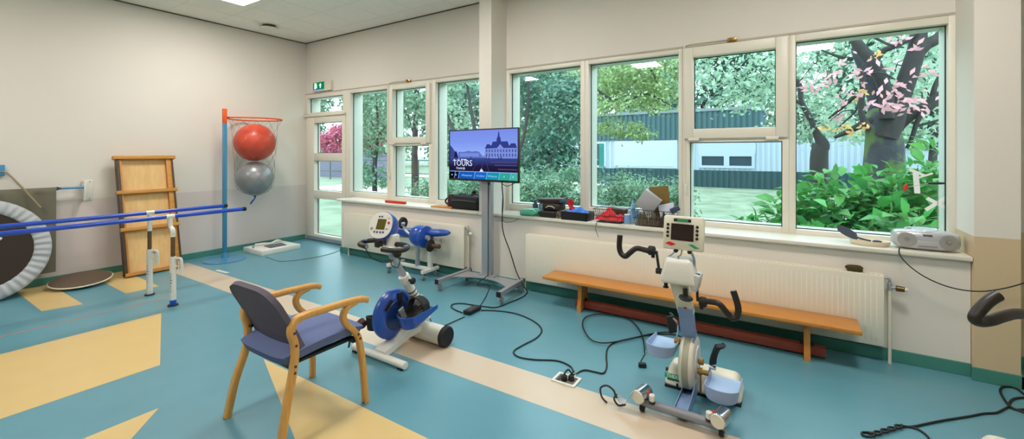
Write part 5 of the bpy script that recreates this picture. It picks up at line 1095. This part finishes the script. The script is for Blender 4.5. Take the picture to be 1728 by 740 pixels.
# ================================================================== OUTSIDE
ZG = -.15
def leaves(name, pts, nrm, size, mt, parent=None, aspect=.5, jitter=.35, fold=0., local=False):
    """many small pointed leaves, one mesh; pts and nrm are n x 3 arrays"""
    n = len(pts); pts = np.asarray(pts, np.float64); nrm = np.asarray(nrm, np.float64)
    nrm /= np.linalg.norm(nrm, axis=1, keepdims=True)+1e-9
    t = RNG.normal(size=(n, 3)); t -= nrm*(t*nrm).sum(1, keepdims=True); t /= np.linalg.norm(t, axis=1, keepdims=True)+1e-9
    b = np.cross(nrm, t); s = size*(1+jitter*RNG.uniform(-1, 1, (n, 1)))
    v = np.empty((n, 4, 3))
    v[:, 0] = pts-t*s*.5; v[:, 1] = pts+b*s*.5*aspect+nrm*s*fold; v[:, 2] = pts+t*s*.5; v[:, 3] = pts-b*s*.5*aspect+nrm*s*fold
    return leafmesh(name, v.reshape(-1, 3), n, mt, parent)
def leafmesh(name, v, n, mt, parent):
    if parent is not None: v = v-np.array(WM[parent.name].translation)
    me = bpy.data.meshes.new(name); me.vertices.add(n*4); me.vertices.foreach_set('co', v.astype(np.float32).ravel())
    me.loops.add(n*4); me.loops.foreach_set('vertex_index', np.arange(n*4, dtype=np.int32))
    me.polygons.add(n); me.polygons.foreach_set('loop_start', np.arange(0, n*4, 4, dtype=np.int32)); me.polygons.foreach_set('loop_total', np.full(n, 4, np.int32))
    me.update(calc_edges=True); me.materials.append(mt)
    o = bpy.data.objects.new(name, me); COL.objects.link(o); o.parent = parent
    WM[o.name] = WM[parent.name] if parent is not None else Matrix.Identity(4)
    return o
def blob(c, r, n, clumps=26, cs=.34):
    """points in leafy clumps inside an ellipsoid, with outward leaning normals"""
    c = np.array(c); r = np.array(r)
    d = RNG.normal(size=(clumps, 3)); d /= np.linalg.norm(d, axis=1, keepdims=True); rad = RNG.uniform(.25, .9, (clumps, 1))**.6
    cc = d*rad; k = RNG.integers(0, clumps, n)
    p = cc[k]+RNG.normal(size=(n, 3))*cs*.5
    nr = (p-cc[k])*.9+p*.4+np.array([0, 0, .5])+RNG.normal(size=(n, 3))*.5
    return c+p*r, nr
def leafmat(name, rgb, island=.28, trans=.35):
    return mat(name, rgb, .42, spec=.45, island=island, trans=trans)
BARK = mat('bark_dark', (58, 54, 54), .9, var=.25, scale=14, bump=.6, bscale=30)
BARKL = mat('bark_grey', (66, 66, 74), .9, var=.25, scale=10, bump=.6, bscale=30)
MOSS = mat('bark_moss', (92, 106, 70), .95, var=.25, scale=18, bump=.5, bscale=40)
L_MID = leafmat('leaf_mid', (116, 150, 122)); L_DEEP = leafmat('leaf_deep', (96, 134, 116)); L_PALE = leafmat('leaf_pale', (164, 190, 164)); L_YEL = leafmat('leaf_yellow_green', (158, 180, 124)); L_RED = leafmat('leaf_red', (198, 96, 124)); L_PINK = leafmat('leaf_pink', (226, 166, 170)); L_SHRUB = leafmat('leaf_shrub', (132, 168, 136)); L_BIG = leafmat('leaf_big', (96, 168, 88), .34)
MOSSY = BARKL.copy(); MOSSY.name = 'bark_mossy'; nt = MOSSY.node_tree; pb = nt.nodes['Principled BSDF']; lk = pb.inputs['Base Color'].links[0].from_socket
no = nt.nodes.new('ShaderNodeTexNoise'); no.inputs['Scale'].default_value = 3.5; no.inputs['Detail'].default_value = 5; tcm = nt.nodes.new('ShaderNodeTexCoord'); rm = nt.nodes.new('ShaderNodeValToRGB'); rm.color_ramp.elements[0].position = .47; rm.color_ramp.elements[1].position = .58
mxm = nt.nodes.new('ShaderNodeMix'); mxm.data_type = 'RGBA'; mxm.inputs[7].default_value = (*lin((92, 112, 62)), 1)
nt.links.new(tcm.outputs['Object'], no.inputs['Vector']); nt.links.new(no.outputs['Fac'], rm.inputs['Fac']); nt.links.new(rm.outputs['Color'], mxm.inputs[0]); nt.links.new(lk, mxm.inputs[6]); nt.links.new(mxm.outputs[2], pb.inputs['Base Color'])
# ground, path and lawn
g = MB(); g.b2((-150, YO, ZG-.4), (110, 190, ZG)); struct(g, 'ground', mat('grass', (128, 142, 116), .95, var=.35, scale=1.2))
g = MB(); g.poly([(-30, 22.5, ZG+.02), (-8, 21.5, ZG+.02), (-8, 24.2, ZG+.02), (-30, 25.2, ZG+.02)]); g.poly([(-20, 11.5, ZG+.02), (-8.3, 12.6, ZG+.02), (-8.5, 14.0, ZG+.02), (-20, 14.5, ZG+.02)]); struct(g, 'ground_path', mat('path_sand', (206, 204, 184), .95, var=.12, scale=2))
g = MB(); g.b2((-9, YO, ZG), (2.5, YO+.5, ZG+.02)); struct(g, 'ground_kerb', mat('kerb_grey', (150, 150, 146), .9, var=.1))
def branch(mm, pts, radii, n=5, seg=10): mm.sweep(cr(pts, n), radii, seg)
def tree(name, label, base, trunk, crowns, size, mt, group=None, cat='tree', bark=BARK, aspect=.55, seg=10):
    t = thing(name, label, cat, base, 0, group)
    if trunk:
        m = MB()
        for pts, rad in trunk: branch(m, pts, rad, seg=seg)
        m.build('trunk', bark, t, smooth=80)
    P, N = [], []
    for c, r, n in crowns:
        p, q = blob(c, r, n); P.append(p); N.append(q)
    leaves('crown', np.vstack(P), np.vstack(N), size, mt, t, aspect)
    return t
def auto(x, y, h, lean=0., r=.16):
    b = Vector((x, y, ZG-.1)); out = [([b, b+Vector((lean*.3, 0, h*.35)), b+Vector((lean, 0, h*.8))], [r, r*.7, r*.3])]
    rg = random.Random(int(abs(x*31+y*17)))
    for k in range(6):
        s = b+Vector((lean*(.3+.08*k), 0, h*(.35+.08*k))); a = rg.uniform(0, 6.28); d = Vector((math.cos(a), math.sin(a)*.6, .55))*h*rg.uniform(.18, .3)
        out.append(([s, s+d*.5+Vector((0, 0, .1)), s+d], [r*.35, r*.22, r*.06]))
    return out
# ---- far belt of trees behind everything
far = [(-79, 44, 15, 0), (-70, 40, 14, 1), (-64, 38, 13, 2), (-57.5, 37, 14, 0), (-53, 42, 15, 0), (-45, 38, 13, 1), (-38, 44, 16, 0), (-31, 40, 14, 2), (-25, 42, 15, 1), (-18.5, 39, 14, 0), (-12, 42, 16, 1), (-6, 38, 14, 2), (0, 41, 15, 1), (6.5, 38, 13, 2), (13, 42, 15, 1), (20, 38, 14, 0), (28, 42, 15, 2)]
FM = [L_MID, L_PALE, L_DEEP]
FN = ['fresh mid green', 'pale airy', 'deep blue-green']
FO = ['hidden furthest left in the far belt', 'in the far belt behind the door transom', 'in the far belt behind the red-leaved shrub', 'in the far belt right of the red-leaved shrub', 'second from the left in the far belt', 'third from the left in the far belt', 'behind the lawn fence left of the thick trunk', 'behind the right end of the lawn fence', 'in the far belt behind the left windows', 'in the far belt behind the television', 'in the far belt behind the middle column', 'in the far belt behind the left end of the pavilion', 'in the far belt above the pavilion shutter', 'in the far belt above the pavilion window', 'in the far belt left of the big cherry tree', 'in the far belt behind the big cherry tree', 'at the right end of the far belt']
for i, (x, y, h, k) in enumerate(far):
    n = 3200
    tree('far_tree', f'{FN[k]} tree {FO[i]}', (x, y, ZG), auto(x, y, h*.7, .5, .3), [((x, y, h*.55), (4.6, 2.6, h*.44), n), ((x+2, y-1, 2.2), (4.8, 1.6, 2.5), int(n*.7))], .62, FM[k], 'trees of the far belt')
# ---- red shrub and low grey wall
tree('red_shrub', 'large red-leaved shrub seen through the upper door pane', (-27.6, 19.9, ZG), None, [((-27.8, 19.9, 2.5), (2.3, 1.0, 1.1), 4200), ((-24.3, 19.8, 2.2), (1.0, .7, .5), 500), ((-27.6, 19.9, .9), (2.2, .3, .8), 600)], .26, L_RED, cat='shrub')
m = MB(); m.b2((-33, 18.9, ZG), (-21.5, 19.1, 1.40)); m.b2((-33.1, 18.85, 1.40), (-21.4, 19.15, 1.48)); solo(m, 'garden_wall', mat('wall_mauve', (116, 108, 128), .9, var=.08, scale=3), 'low mauve-grey garden wall under the red-leaved shrub', 'garden wall', smooth=0, loc=(-27, 19, ZG))
# ---- lawn fence
t = thing('lawn_fence', 'dark metal rail fence across the lawn behind the left windows', 'fence', (-17, 17.2, ZG))
DKM = mat('fence_dark', (62, 78, 82), .5)
m = MB(); m.cyl((-30, 17.2, 1.16), (-9, 17.2, 1.16), .035, seg=10); m.build('top_rail', DKM, t)
m = MB(); m.cyl((-30, 17.2, .42), (-9, 17.2, .42), .03, seg=10); m.build('lower_rail', DKM, t)
for x in (-29, -25, -21, -17.1, -13.2, -9.3):
    m = MB(); m.cyl((x, 17.2, ZG-.05), (x, 17.2, 1.18), .04, seg=10); m.build('post', DKM, t)
# ---- young tree in the second window bay
x, y = -13.7, 11.4
tree('young_tree', 'slender young tree with dark forked stem in front of the lawn', (x, y, ZG),
     [([(x, y, ZG-.1), (x-.02, y, 1.0), (x+.12, y, 1.9), (x+.16, y, 2.8), (x+.05, y, 4.0)], [.11, .09, .07, .05, .02]),
      ([(x-.01, y, 1.1), (x-.5, y+.2, 1.8), (x-.8, y+.2, 2.3)], [.05, .03, .01]), ([(x+.1, y, 1.8), (x+.5, y-.2, 2.3), (x+.9, y-.2, 2.6)], [.04, .025, .008]), ([(x+.15, y, 2.3), (x-.3, y, 2.9), (x-.7, y, 3.3)], [.035, .02, .008])],
     [((x, y, 3.3), (1.3, 1.1, 1.5), 2600), ((x-.5, y, 1.9), (.9, .8, .7), 700), ((x+.2, y-.1, .7), (1.1, .7, .5), 700)], .15, L_MID)
x, y = -12.0, 11.9
tree('trunk_tree', 'tree with a thick straight trunk beside the sash window left of the column', (x, y, ZG),
     [([(x, y, ZG-.1), (x, y, .3), (x-.03, y, 1.5), (x+.05, y, 3.2), (x+.2, y, 5)], [.19, .14, .12, .10, .05]), ([(x, y, 1.6), (x+.6, y-.1, 2.5), (x+1.3, y, 3.1)], [.05, .035, .01]), ([(x, y, 2.1), (x-.6, y+.2, 3.0), (x-.9, y, 3.7)], [.05, .035, .01])],
     [((x+.4, y, 3.9), (1.7, 1.2, 1.5), 3000), ((x+.9, y, 2.0), (.8, .6, .35), 360)], .17, L_MID)
x, y = -9.0, 10.4
tree('leaning_tree', 'pale tree with long leaning branches in the window just left of the column', (x, y, ZG),
     [([(x+.7, y, ZG-.1), (x+.65, y, 1.0), (x+.35, y, 2.0), (x-.15, y, 2.9), (x-.3, y, 4.2)], [.10, .085, .07, .055, .02]), ([(x+.66, y, .8), (x+.95, y+.1, 2.0), (x+.85, y, 3.0), (x+.6, y, 4.3)], [.08, .065, .05, .02]), ([(x+.3, y, 2.1), (x-.3, y+.1, 2.3), (x-.9, y, 2.2)], [.04, .025, .008]), ([(x+.1, y, 2.5), (x-.4, y, 2.3), (x-.8, y, 1.8)], [.03, .02, .006])],
     [((x+.1, y, 4.0), (1.5, 1.0, 1.1), 1300), ((x-.5, y+.4, 2.5), (1.2, .8, .8), 420)], .15, L_PALE)
# ---- shrubs below the windows, each its own
sh = [(-8.1, 8.8, .75, .85), (-7.0, 8.6, .75, .95), (-6.2, 8.5, .7, .95), (-5.4, 8.6, .75, 1.0), (-4.6, 8.7, .7, 1.05), (-3.9, 8.8, .7, 1.08), (-3.2, 8.8, .7, 1.05), (-2.55, 8.9, .65, 1.05), (-1.95, 8.9, .5, .95)]
SL = ['low green shrub below the television at the left', 'low green shrub just left of the middle column', 'low green shrub under the first window right of the column', 'low green shrub behind the sill bottles', 'low green shrub behind the black tray on the sill', 'low green shrub behind the left wire basket', 'low green shrub behind the standing cardboard', 'low green shrub second from the right end of the row', 'low green shrub at the right end of the row by the sash window']
for i, (x, y, r, h) in enumerate(sh):
    tree('low_shrub', SL[i], (x, y, ZG), None, [((x, y, h*.48), (r*1.1, .8, h*.66), 3000)], .10, L_SHRUB if i % 2 else L_MID, 'low shrubs in a row outside the windows', 'shrub', aspect=.35)
# ---- dense tree right of the column
x, y = -7.0, 13.2
tree('dense_tree', 'dense blue-green tree with a thin dark stem just right of the middle column', (x, y, ZG),
     [([(x-.35, y-1.4, ZG-.1), (x-.35, y-1.4, 1.2), (x-.05, y-1.4, 2.2), (x+.1, y-1.4, 3.4), (x+.05, y-1.4, 4.5)], [.07, .06, .05, .04, .02]), ([(x+.5, y-1.4, .9), (x+.95, y-1.4, 1.5), (x+1.15, y-1.4, 1.9)], [.05, .03, .01])],
     [((x+.1, y, 3.0), (2.0, 1.5, 2.0), 7000), ((x+.3, y-.5, 1.2), (1.7, 1.2, .9), 3200)], .15, L_DEEP)
# ---- overhanging branch tree in the second right window
def Yb(pts, Y): return [at(px, py, Y) for px, py in pts]
t0 = at(1000, 150, 8.6)
tree('overhanging_tree', 'yellow-green tree whose long thin branch crosses the second window right of the column', (-4.0, 9.4, ZG),
     [([Vector((-4.03, 9.4, ZG-.1)), Vector((-4.0, 9.4, 1.5)), Vector((-3.98, 9.35, 3.4)), Vector((-4.0, 9.3, 4.8))], [.065, .05, .04, .03]),
      (Yb([(1000, 150), (1012, 155), (1030, 166), (1060, 170), (1085, 158), (1110, 166), (1140, 182)], 8.6), [.03, .028, .025, .02, .015, .01]),
      (Yb([(1058, 170), (1062, 185), (1070, 205)], 8.6), [.016, .01, .005]), (Yb([(1080, 100), (1100, 120), (1112, 145), (1135, 150)], 8.6), [.02, .015, .01, .006]), ([Vector((-3.99, 9.35, 2.95)), at(994, 150, 8.9), at(1000, 150, 8.6)], [.03, .03, .03])],
     [(at(1065, 165, 8.8), (1.0, .7, .55), 2400), (at(1040, 215, 8.8), (.6, .5, .22), 600), (at(1080, 105, 9.0), (1.1, .8, .6), 2500), (at(1120, 140, 8.7), (.4, .4, .55), 700), (at(1010, 120, 9.2), (.6, .6, .5), 1000), (at(1075, 228, 8.7), (.45, .3, .12), 260)], .082, L_YEL)
# ---- pavilion with corrugated cladding
t = thing('pavilion', 'low pavilion with white lower walls and dark corrugated upper cladding behind the shrubs', 'building', (-4.5, 24, ZG))
CLAD = mat('cladding_white', (176, 186, 202), .5); CLD = mat('cladding_dark', (58, 92, 98), .6); CLT = mat('cladding_teal', (30, 70, 76), .6)
def ribs(mm, x0, x1, z0, z1, y, pitch, dep):
    n = int((x1-x0)/pitch)
    for i in range(n):
        x = x0+i*pitch; mm.b2((x, y-dep, z0), (x+pitch*.55, y, z1))
m = MB(); m.b2((-11.5, 23.5, .70), (5.5, 29, 2.28)); ribs(m, -11.5, -8.1, .70, 2.28, 23.5, .22, .03); ribs(m, -4.7, 5.5, .70, 2.28, 23.5, .22, .03); m.build('white_wall', CLAD, t, smooth=0)
m = MB(); m.b2((-11.5, 23.4, 2.28), (-1.0, 29, 3.65)); ribs(m, -11.5, -1.0, 2.28, 3.65, 23.4, .25, .05); m.build('upper_cladding', CLD, t, smooth=0)
m = MB(); m.b2((-11.6, 23.3, 3.65), (-.9, 29, 3.8)); m.build('roof_edge', mat('roof_grey', (120, 130, 134), .6), t, smooth=0)
m = MB(); m.b2((-11.5, 23.45, ZG), (5.5, 29, .70)); ribs(m, -11.5, 5.5, ZG, .70, 23.45, .25, .04); m.build('plinth', CLT, t, smooth=0)
def pwin(x0, x1, z0, z1, sill=True):
    m = MB(); fr = []
    ring(m, x0, z0, x1, z1, x0+.12, z0+.12, x1-.12, z1-.12, 23.40, 23.5, bev=0); w_ = m.build('window', CLAD, t, smooth=0)
    m = MB(); m.b2((x0+.12, 23.46, z0+.12), (x1-.12, 23.49, z1-.12)); m.build('pane', mat('pane_dark', (52, 70, 84), .1), w_, smooth=0)
pwin(-9.5, -8.6, .74, 2.2); pwin(-3.7, -2.45, .82, 1.52); pwin(-2.45, -1.25, .82, 1.52)
m = MB(); m.b2((-3.75, 23.40, 1.52), (-1.2, 23.5, 2.05)); m.build('window_panel', CLAD, t, smooth=0)
m = MB(); m.b2((-8.1, 23.36, .75), (-4.75, 23.5, 2.22), bev=.02); m.b2((-8.0, 23.34, .85), (-4.85, 23.37, 2.12), bev=.01); m.build('shutter', mat('shutter_white', (186, 196, 210), .5), t, smooth=0)
m = MB(); m.b2((-9.0, 23.38, .80), (-8.72, 23.45, 2.1)); m.build('green_curtain', mat('curtain_teal', (30, 120, 110), .8), t, smooth=0)
m = MB(); m.b2((3.4, 18.9, ZG), (4.5, 20.2, 1.75)); m.b2((3.3, 18.8, 1.75), (4.6, 20.3, 1.85)); solo(m, 'white_cabinet', CLAD, 'pale cabinet standing outside left of the big cherry trunk', 'cabinet', smooth=0, loc=(3.9, 19.5, ZG))
m = MB(); m.b2((4.9, 19.5, ZG), (16, 19.7, 1.7)); ribs(m, 4.9, 16, ZG, 1.7, 19.5, .2, .03); solo(m, 'board_fence', CLD, 'dark board fence behind the broad-leaved shrubs at the right', 'fence', smooth=0, loc=(10, 19.6, ZG))
# ---- airy trees in front of the pavilion
x, y = -1.6, 17.5
tree('airy_tree', 'pale airy tree filling the upper sash window right of the column', (x, y, ZG), auto(x+2.8, y, 6, -1.5, .08), [((x+.3, y, 5.2), (3.0, 1.6, 1.9), 2400), ((x+1.6, y, 3.3), (2.4, 1.2, .6), 700)], .19, L_PALE)
x, y = 3.2, 15.5
tree('airy_tree', 'pale airy tree behind the branches at the left of the largest window', (x, y, ZG), auto(x, y, 6, .3, .12), [((x+.3, y, 4.2), (3.0, 1.5, 2.3), 2200), ((x-1.0, y, 2.0), (1.1, .8, .45), 500)], .19, L_PALE)
x, y = 8.5, 16.5
tree('airy_tree', 'pale airy tree at the right side of the largest window', (x, y, ZG), auto(x, y, 6, .3, .12), [((x, y, 4.4), (3.4, 1.5, 2.6), 2400)], .19, L_PALE)
# ---- the big cherry tree
YC = 8.0
t = thing('cherry_tree', 'big old cherry tree with mossy forked trunk and pink leaves behind the largest window', 'tree', at(1490, 300, YC)*1)
m = MB(); b0 = at(1490, 262, YC)
branch(m, [Vector((b0.x, YC, ZG-.1)), Vector((b0.x, YC, .6)), at(1492, 255, YC), at(1490, 225, YC), at(1488, 200, YC), at(1492, 185, YC)], [.34, .27, .225, .20, .195, .12], seg=18)
tr_ = m.build('trunk', MOSSY, t, smooth=80)
def limb(pts, rad, Ys, mt=BARK):
    P = [at(px, py, Y) for (px, py), Y in zip(pts, Ys if hasattr(Ys, '__len__') else [Ys]*len(pts))]
    mm = MB(); branch(mm, P, rad, seg=12); return mm.build('branch', mt, t, smooth=80)
limb([(1494, 232), (1505, 205), (1516, 172), (1528, 140), (1540, 105), (1548, 78), (1550, 40), (1545, -40)], [.15, .14, .12, .11, .105, .10, .09, .07], 7.9)
limb([(1545, 92), (1562, 76), (1580, 66), (1605, 46), (1660, 10)], [.09, .075, .07, .065, .05], 7.9)
limb([(1497, 200), (1496, 165), (1490, 140), (1480, 118), (1470, 100), (1455, 84), (1440, 62), (1420, 20)], [.09, .085, .08, .08, .08, .07, .065, .05], 7.8)
limb([(1476, 104), (1490, 86), (1510, 78), (1535, 65), (1548, 50)], [.05, .04, .035, .03, .02], 7.8)
limb([(1486, 225), (1483, 200), (1480, 168), (1470, 145), (1462, 120), (1447, 92), (1440, 80)], [.14, .13, .11, .095, .09, .06, .03], 8.1, BARKL)
limb([(1498, 232), (1512, 212), (1535, 194), (1560, 182), (1578, 168), (1605, 152), (1680, 110)], [.10, .10, .085, .08, .075, .07, .05], 8.1)
limb([(1572, 172), (1578, 145), (1590, 120), (1602, 95)], [.04, .03, .022, .012], 8.1)
limb([(1562, 182), (1548, 205), (1538, 235), (1530, 250)], [.035, .03, .025, .02], 8.0)
limb([(1548, 212), (1575, 205), (1604, 195)], [.02, .015, .01], 8.0)
limb([(1470, 218), (1458, 205), (1453, 185), (1455, 160), (1454, 130), (1458, 105)], [.05, .045, .035, .03, .024, .015], 7.7)
limb([(1475, 202), (1455, 210), (1430, 222), (1408, 232)], [.06, .05, .04, .02], 7.9)
limb([(1450, 158), (1435, 168), (1420, 182), (1398, 200)], [.03, .03, .026, .012], 8.4)
limb([(1454, 150), (1445, 185), (1420, 210), (1410, 222)], [.016, .014, .01, .006], 7.9)
limb([(1343, 135), (1350, 148), (1352, 170), (1362, 190), (1368, 200)], [.05, .045, .04, .05, .06], 9.5)
limb([(1340, 168), (1355, 178), (1364, 192)], [.03, .03, .03], 9.5)
limb([(1440, 100), (1418, 96), (1400, 90), (1385, 84)], [.03, .022, .016, .01], 7.9)
limb([(1470, 60), (1500, 75), (1525, 80)], [.02, .016, .01], 7.7); limb([(1460, 128), (1480, 122), (1500, 128), (1520, 140)], [.014, .012, .01, .006], 7.6)
for k in range(16):
    rg = random.Random(k); px, py = rg.uniform(1390, 1600), rg.uniform(70, 190); dx, dy = rg.uniform(-50, 50), rg.uniform(-30, 40)
    limb([(px, py), (px+dx*.5, py+dy*.5-6), (px+dx, py+dy)], [.009, .007, .003], rg.uniform(7.6, 8.6))
P, N = [], []
for (px, py, rx, rz, n, Y) in ((1380, 135, .20, .10, 26, 7.4), (1420, 130, .25, .12, 26, 7.5), (1445, 125, .12, .08, 14, 7.3), (1478, 150, .3, .1, 26, 7.4), (1500, 165, .22, .10, 34, 7.2), (1520, 178, .25, .07, 26, 7.2), (1540, 190, .15, .06, 14, 7.2), (1415, 165, .15, .08, 12, 7.5), (1355, 150, .12, .08, 10, 7.6), (1560, 70, .2, .1, 12, 7.6), (1500, 70, .2, .08, 12, 7.6), (1420, 190, .15, .08, 10, 7.6), (1550, 130, .3, .2, 24, 7.6), (1590, 150, .15, .25, 14, 7.6), (1470, 105, .3, .15, 16, 7.5)):
    p, q = blob(at(px, py, Y), (rx*1.2, .25, rz*1.2), int(n*.62), 5, .6); q = q*.3+np.array([0, -1, .2]); P.append(p); N.append(q)
leaves('pink_leaves', np.vstack(P), np.vstack(N), .098, L_PINK, t, .42)
P, N = [], []
for (px, py, rx, rz, n, Y) in ((1400, 90, 1.0, .4, 260, 8.8), (1570, 110, .6, .6, 260, 8.8), (1500, 50, 1.0, .4, 260, 8.8), (1420, 180, .8, .5, 200, 9.0), (1575, 190, .5, .4, 160, 9.0)):
    p, q = blob(at(px, py, Y), (rx, .6, rz), n, 16, .4); P.append(p); N.append(q)
leaves('pale_leaves', np.vstack(P), np.vstack(N), .10, L_PALE, t, .5)
P, N = [], []
for (px, py, n) in ((1440, 215, 16), (1425, 218, 10), (1460, 160, 10), (1480, 95, 8), (1400, 215, 12)):
    p, q = blob(at(px, py, 7.6), (.14, .12, .09), n, 4, .5); P.append(p); N.append(q*.3+np.array([0, -1, .2]))
leaves('orange_leaves', np.vstack(P), np.vstack(N), .065, leafmat('leaf_orange', (228, 180, 110)), t, .5)
x_ = at(1385, 258, 9.5)
tree('dark_stump_tree', 'dark crooked stem left of the big cherry trunk', (x_.x, 9.5, ZG), [([Vector((x_.x, 9.5, ZG-.1)), at(1382, 270, 9.5), at(1388, 245, 9.5), at(1378, 225, 9.5), at(1368, 200, 9.5)], [.16, .14, .11, .06, .04])], [(at(1375, 215, 9.8), (.8, .5, .3), 700)], .09, L_PALE)
# ---- broad-leaved shrubs right under the largest window
def bigleaf(c, r, n, size, nm, label, mt):
    t = thing(nm, label, 'shrub', (c[0], c[1], ZG), 0, 'broad-leaved shrubs')
    c = np.array(c); V = []
    m = MB()
    for k in range(14):
        a = RNG.uniform(0, 6.28); q = RNG.uniform(.1, .75)
        tip = Vector((c[0]+r[0]*q*math.cos(a), c[1]+r[1]*q*math.sin(a), c[2]+r[2]*.6*(1-q)))
        m.sweep(cr([(c[0]+.1*math.cos(a), c[1]+.1*math.sin(a), ZG-.02), (c[0]+r[0]*q*.6*math.cos(a), c[1]+r[1]*q*.6*math.sin(a), c[2]*.5), tip], 3), [.012, .009, .004], 6)
    m.build('stems', mat('stem_green', (84, 92, 52), .8), t, smooth=80)
    d = RNG.normal(size=(n, 3)); d[:, 2] = np.abs(d[:, 2])*.9+.02; d /= np.linalg.norm(d, axis=1, keepdims=True)
    p = c+d*np.array(r)*RNG.uniform(.55, 1., (n, 1)); p[:, 2] = np.maximum(p[:, 2]-r[2]*.0, ZG+.08)
    dirv = d*np.array([1, 1, .35])+RNG.normal(size=(n, 3))*.45+np.array([0, -.15, .1]); dirv /= np.linalg.norm(dirv, axis=1, keepdims=True)
    up = np.array([0, 0, 1.])+RNG.normal(size=(n, 3))*.3; side = np.cross(dirv, up); side /= np.linalg.norm(side, axis=1, keepdims=True)
    nn = np.cross(side, dirv); L = size*RNG.uniform(.65, 1.35, (n, 1)); W = L*.46
    # two halves folded along the midrib, the tip drooping
    K = 9; v = np.empty((n, K, 3)); dz = np.array([0, 0, 1.])*L
    def rib(f): return p+dirv*L*f+nn*L*(.10*math.sin(PI*min(f*1.1, 1)))-dz*.17*f*f
    def edge(f, w, sg): return rib(f)+sg*side*W*w+nn*L*.06*w
    v[:, 0] = p; v[:, 1] = rib(.38); v[:, 2] = rib(.72); v[:, 3] = rib(1.0)
    v[:, 4] = edge(.22, .40, 1); v[:, 5] = edge(.56, .46, 1); v[:, 6] = edge(.22, .40, -1); v[:, 7] = edge(.56, .46, -1); v[:, 8] = rib(.86)
    v = v-np.array(WM[t.name].translation)
    quads = np.array([[0, 1, 5, 4], [1, 2, 8, 5], [0, 6, 7, 1], [1, 7, 8, 2]]); tris = np.array([[5, 8, 3], [7, 3, 8]])
    base = np.arange(n)*K; Q = (base[:, None, None]+quads).reshape(-1); T = (base[:, None, None]+tris).reshape(-1)
    me = bpy.data.meshes.new('foliage'); me.vertices.add(n*K); me.vertices.foreach_set('co', v.astype(np.float32).ravel())
    idx = np.concatenate([Q, T]).astype(np.int32); me.loops.add(len(idx)); me.loops.foreach_set('vertex_index', idx)
    nq, ntr = n*4, n*2; me.polygons.add(nq+ntr)
    me.polygons.foreach_set('loop_start', np.concatenate([np.arange(nq)*4, nq*4+np.arange(ntr)*3]).astype(np.int32)); me.polygons.foreach_set('loop_total', np.concatenate([np.full(nq, 4), np.full(ntr, 3)]).astype(np.int32))
    me.update(calc_edges=True); me.materials.append(mt); me.shade_smooth()
    o = bpy.data.objects.new('foliage', me); COL.objects.link(o); o.parent = t; WM[o.name] = WM[t.name]
BL = [((-.32, 6.5, .15), (.45, .5, .60), 130, 'broad-leaved shrub at the left, by the lower sash window'), ((.12, 6.3, .3), (.5, .6, .82), 240, 'broad-leaved shrub behind the bar left of the largest window'), ((.55, 6.6, .42), (.5, .6, .98), 260, 'broad-leaved shrub at the left of the largest window'),
      ((1.0, 6.5, .45), (.5, .6, .95), 260, 'broad-leaved shrub before the big cherry trunk'), ((1.5, 6.7, .6), (.5, .6, 1.15), 260, 'broad-leaved shrub right of the big cherry trunk, the tallest one'), ((2.05, 6.8, .6), (.5, .6, 1.15), 200, 'broad-leaved shrub at the far right, beyond the window edge'),
      ((.30, 5.65, .1), (.42, .4, .75), 200, 'foremost broad-leaved shrub left of the cream dish'), ((.95, 5.6, .15), (.45, .4, .85), 240, 'foremost broad-leaved shrub behind the silver radio'), ((1.5, 5.6, .2), (.4, .4, .90), 160, 'foremost broad-leaved shrub at the far right')]
for c, r, n, lab in BL: bigleaf(c, r, int(n*1.7), .20, 'broadleaf_shrub', lab, L_BIG)
# ------------------------------------------------------------------ world, camera, view
wd = bpy.data.worlds.new('sky'); SC.world = wd; wd.use_nodes = True
nt = wd.node_tree; bg = nt.nodes['Background']; bg.inputs['Color'].default_value = (.88, .95, 1.0, 1); bg.inputs['Strength'].default_value = 4.6
cam = bpy.data.cameras.new('camera'); co = bpy.data.objects.new('camera', cam); COL.objects.link(co)
co.location = (0, 0, H); co.rotation_euler = (PI/2, 0, YAW)
cam.sensor_width = 36; cam.lens = 36*F/1728; cam.shift_y = -(370-HY)/1728; cam.clip_start = .05; cam.clip_end = 300
SC.camera = co
SC.view_settings.view_transform = 'Standard'; SC.view_settings.look = 'None'; SC.view_settings.gamma = 1; SC.view_settings.exposure = 0; SC.view_settings.use_curve_mapping = False
cy = SC.cycles
cy.max_bounces = 10; cy.diffuse_bounces = 5; cy.glossy_bounces = 4; cy.transparent_max_bounces = 24; cy.sample_clamp_indirect = 6; cy.caustics_reflective = False; cy.caustics_refractive = False
cy.use_denoising = True; cy.use_adaptive_sampling = True; cy.adaptive_threshold = .02
try: cy.denoiser = 'OPENIMAGEDENOISE'; cy.denoising_input_passes = 'RGB_ALBEDO_NORMAL'
except Exception: pass
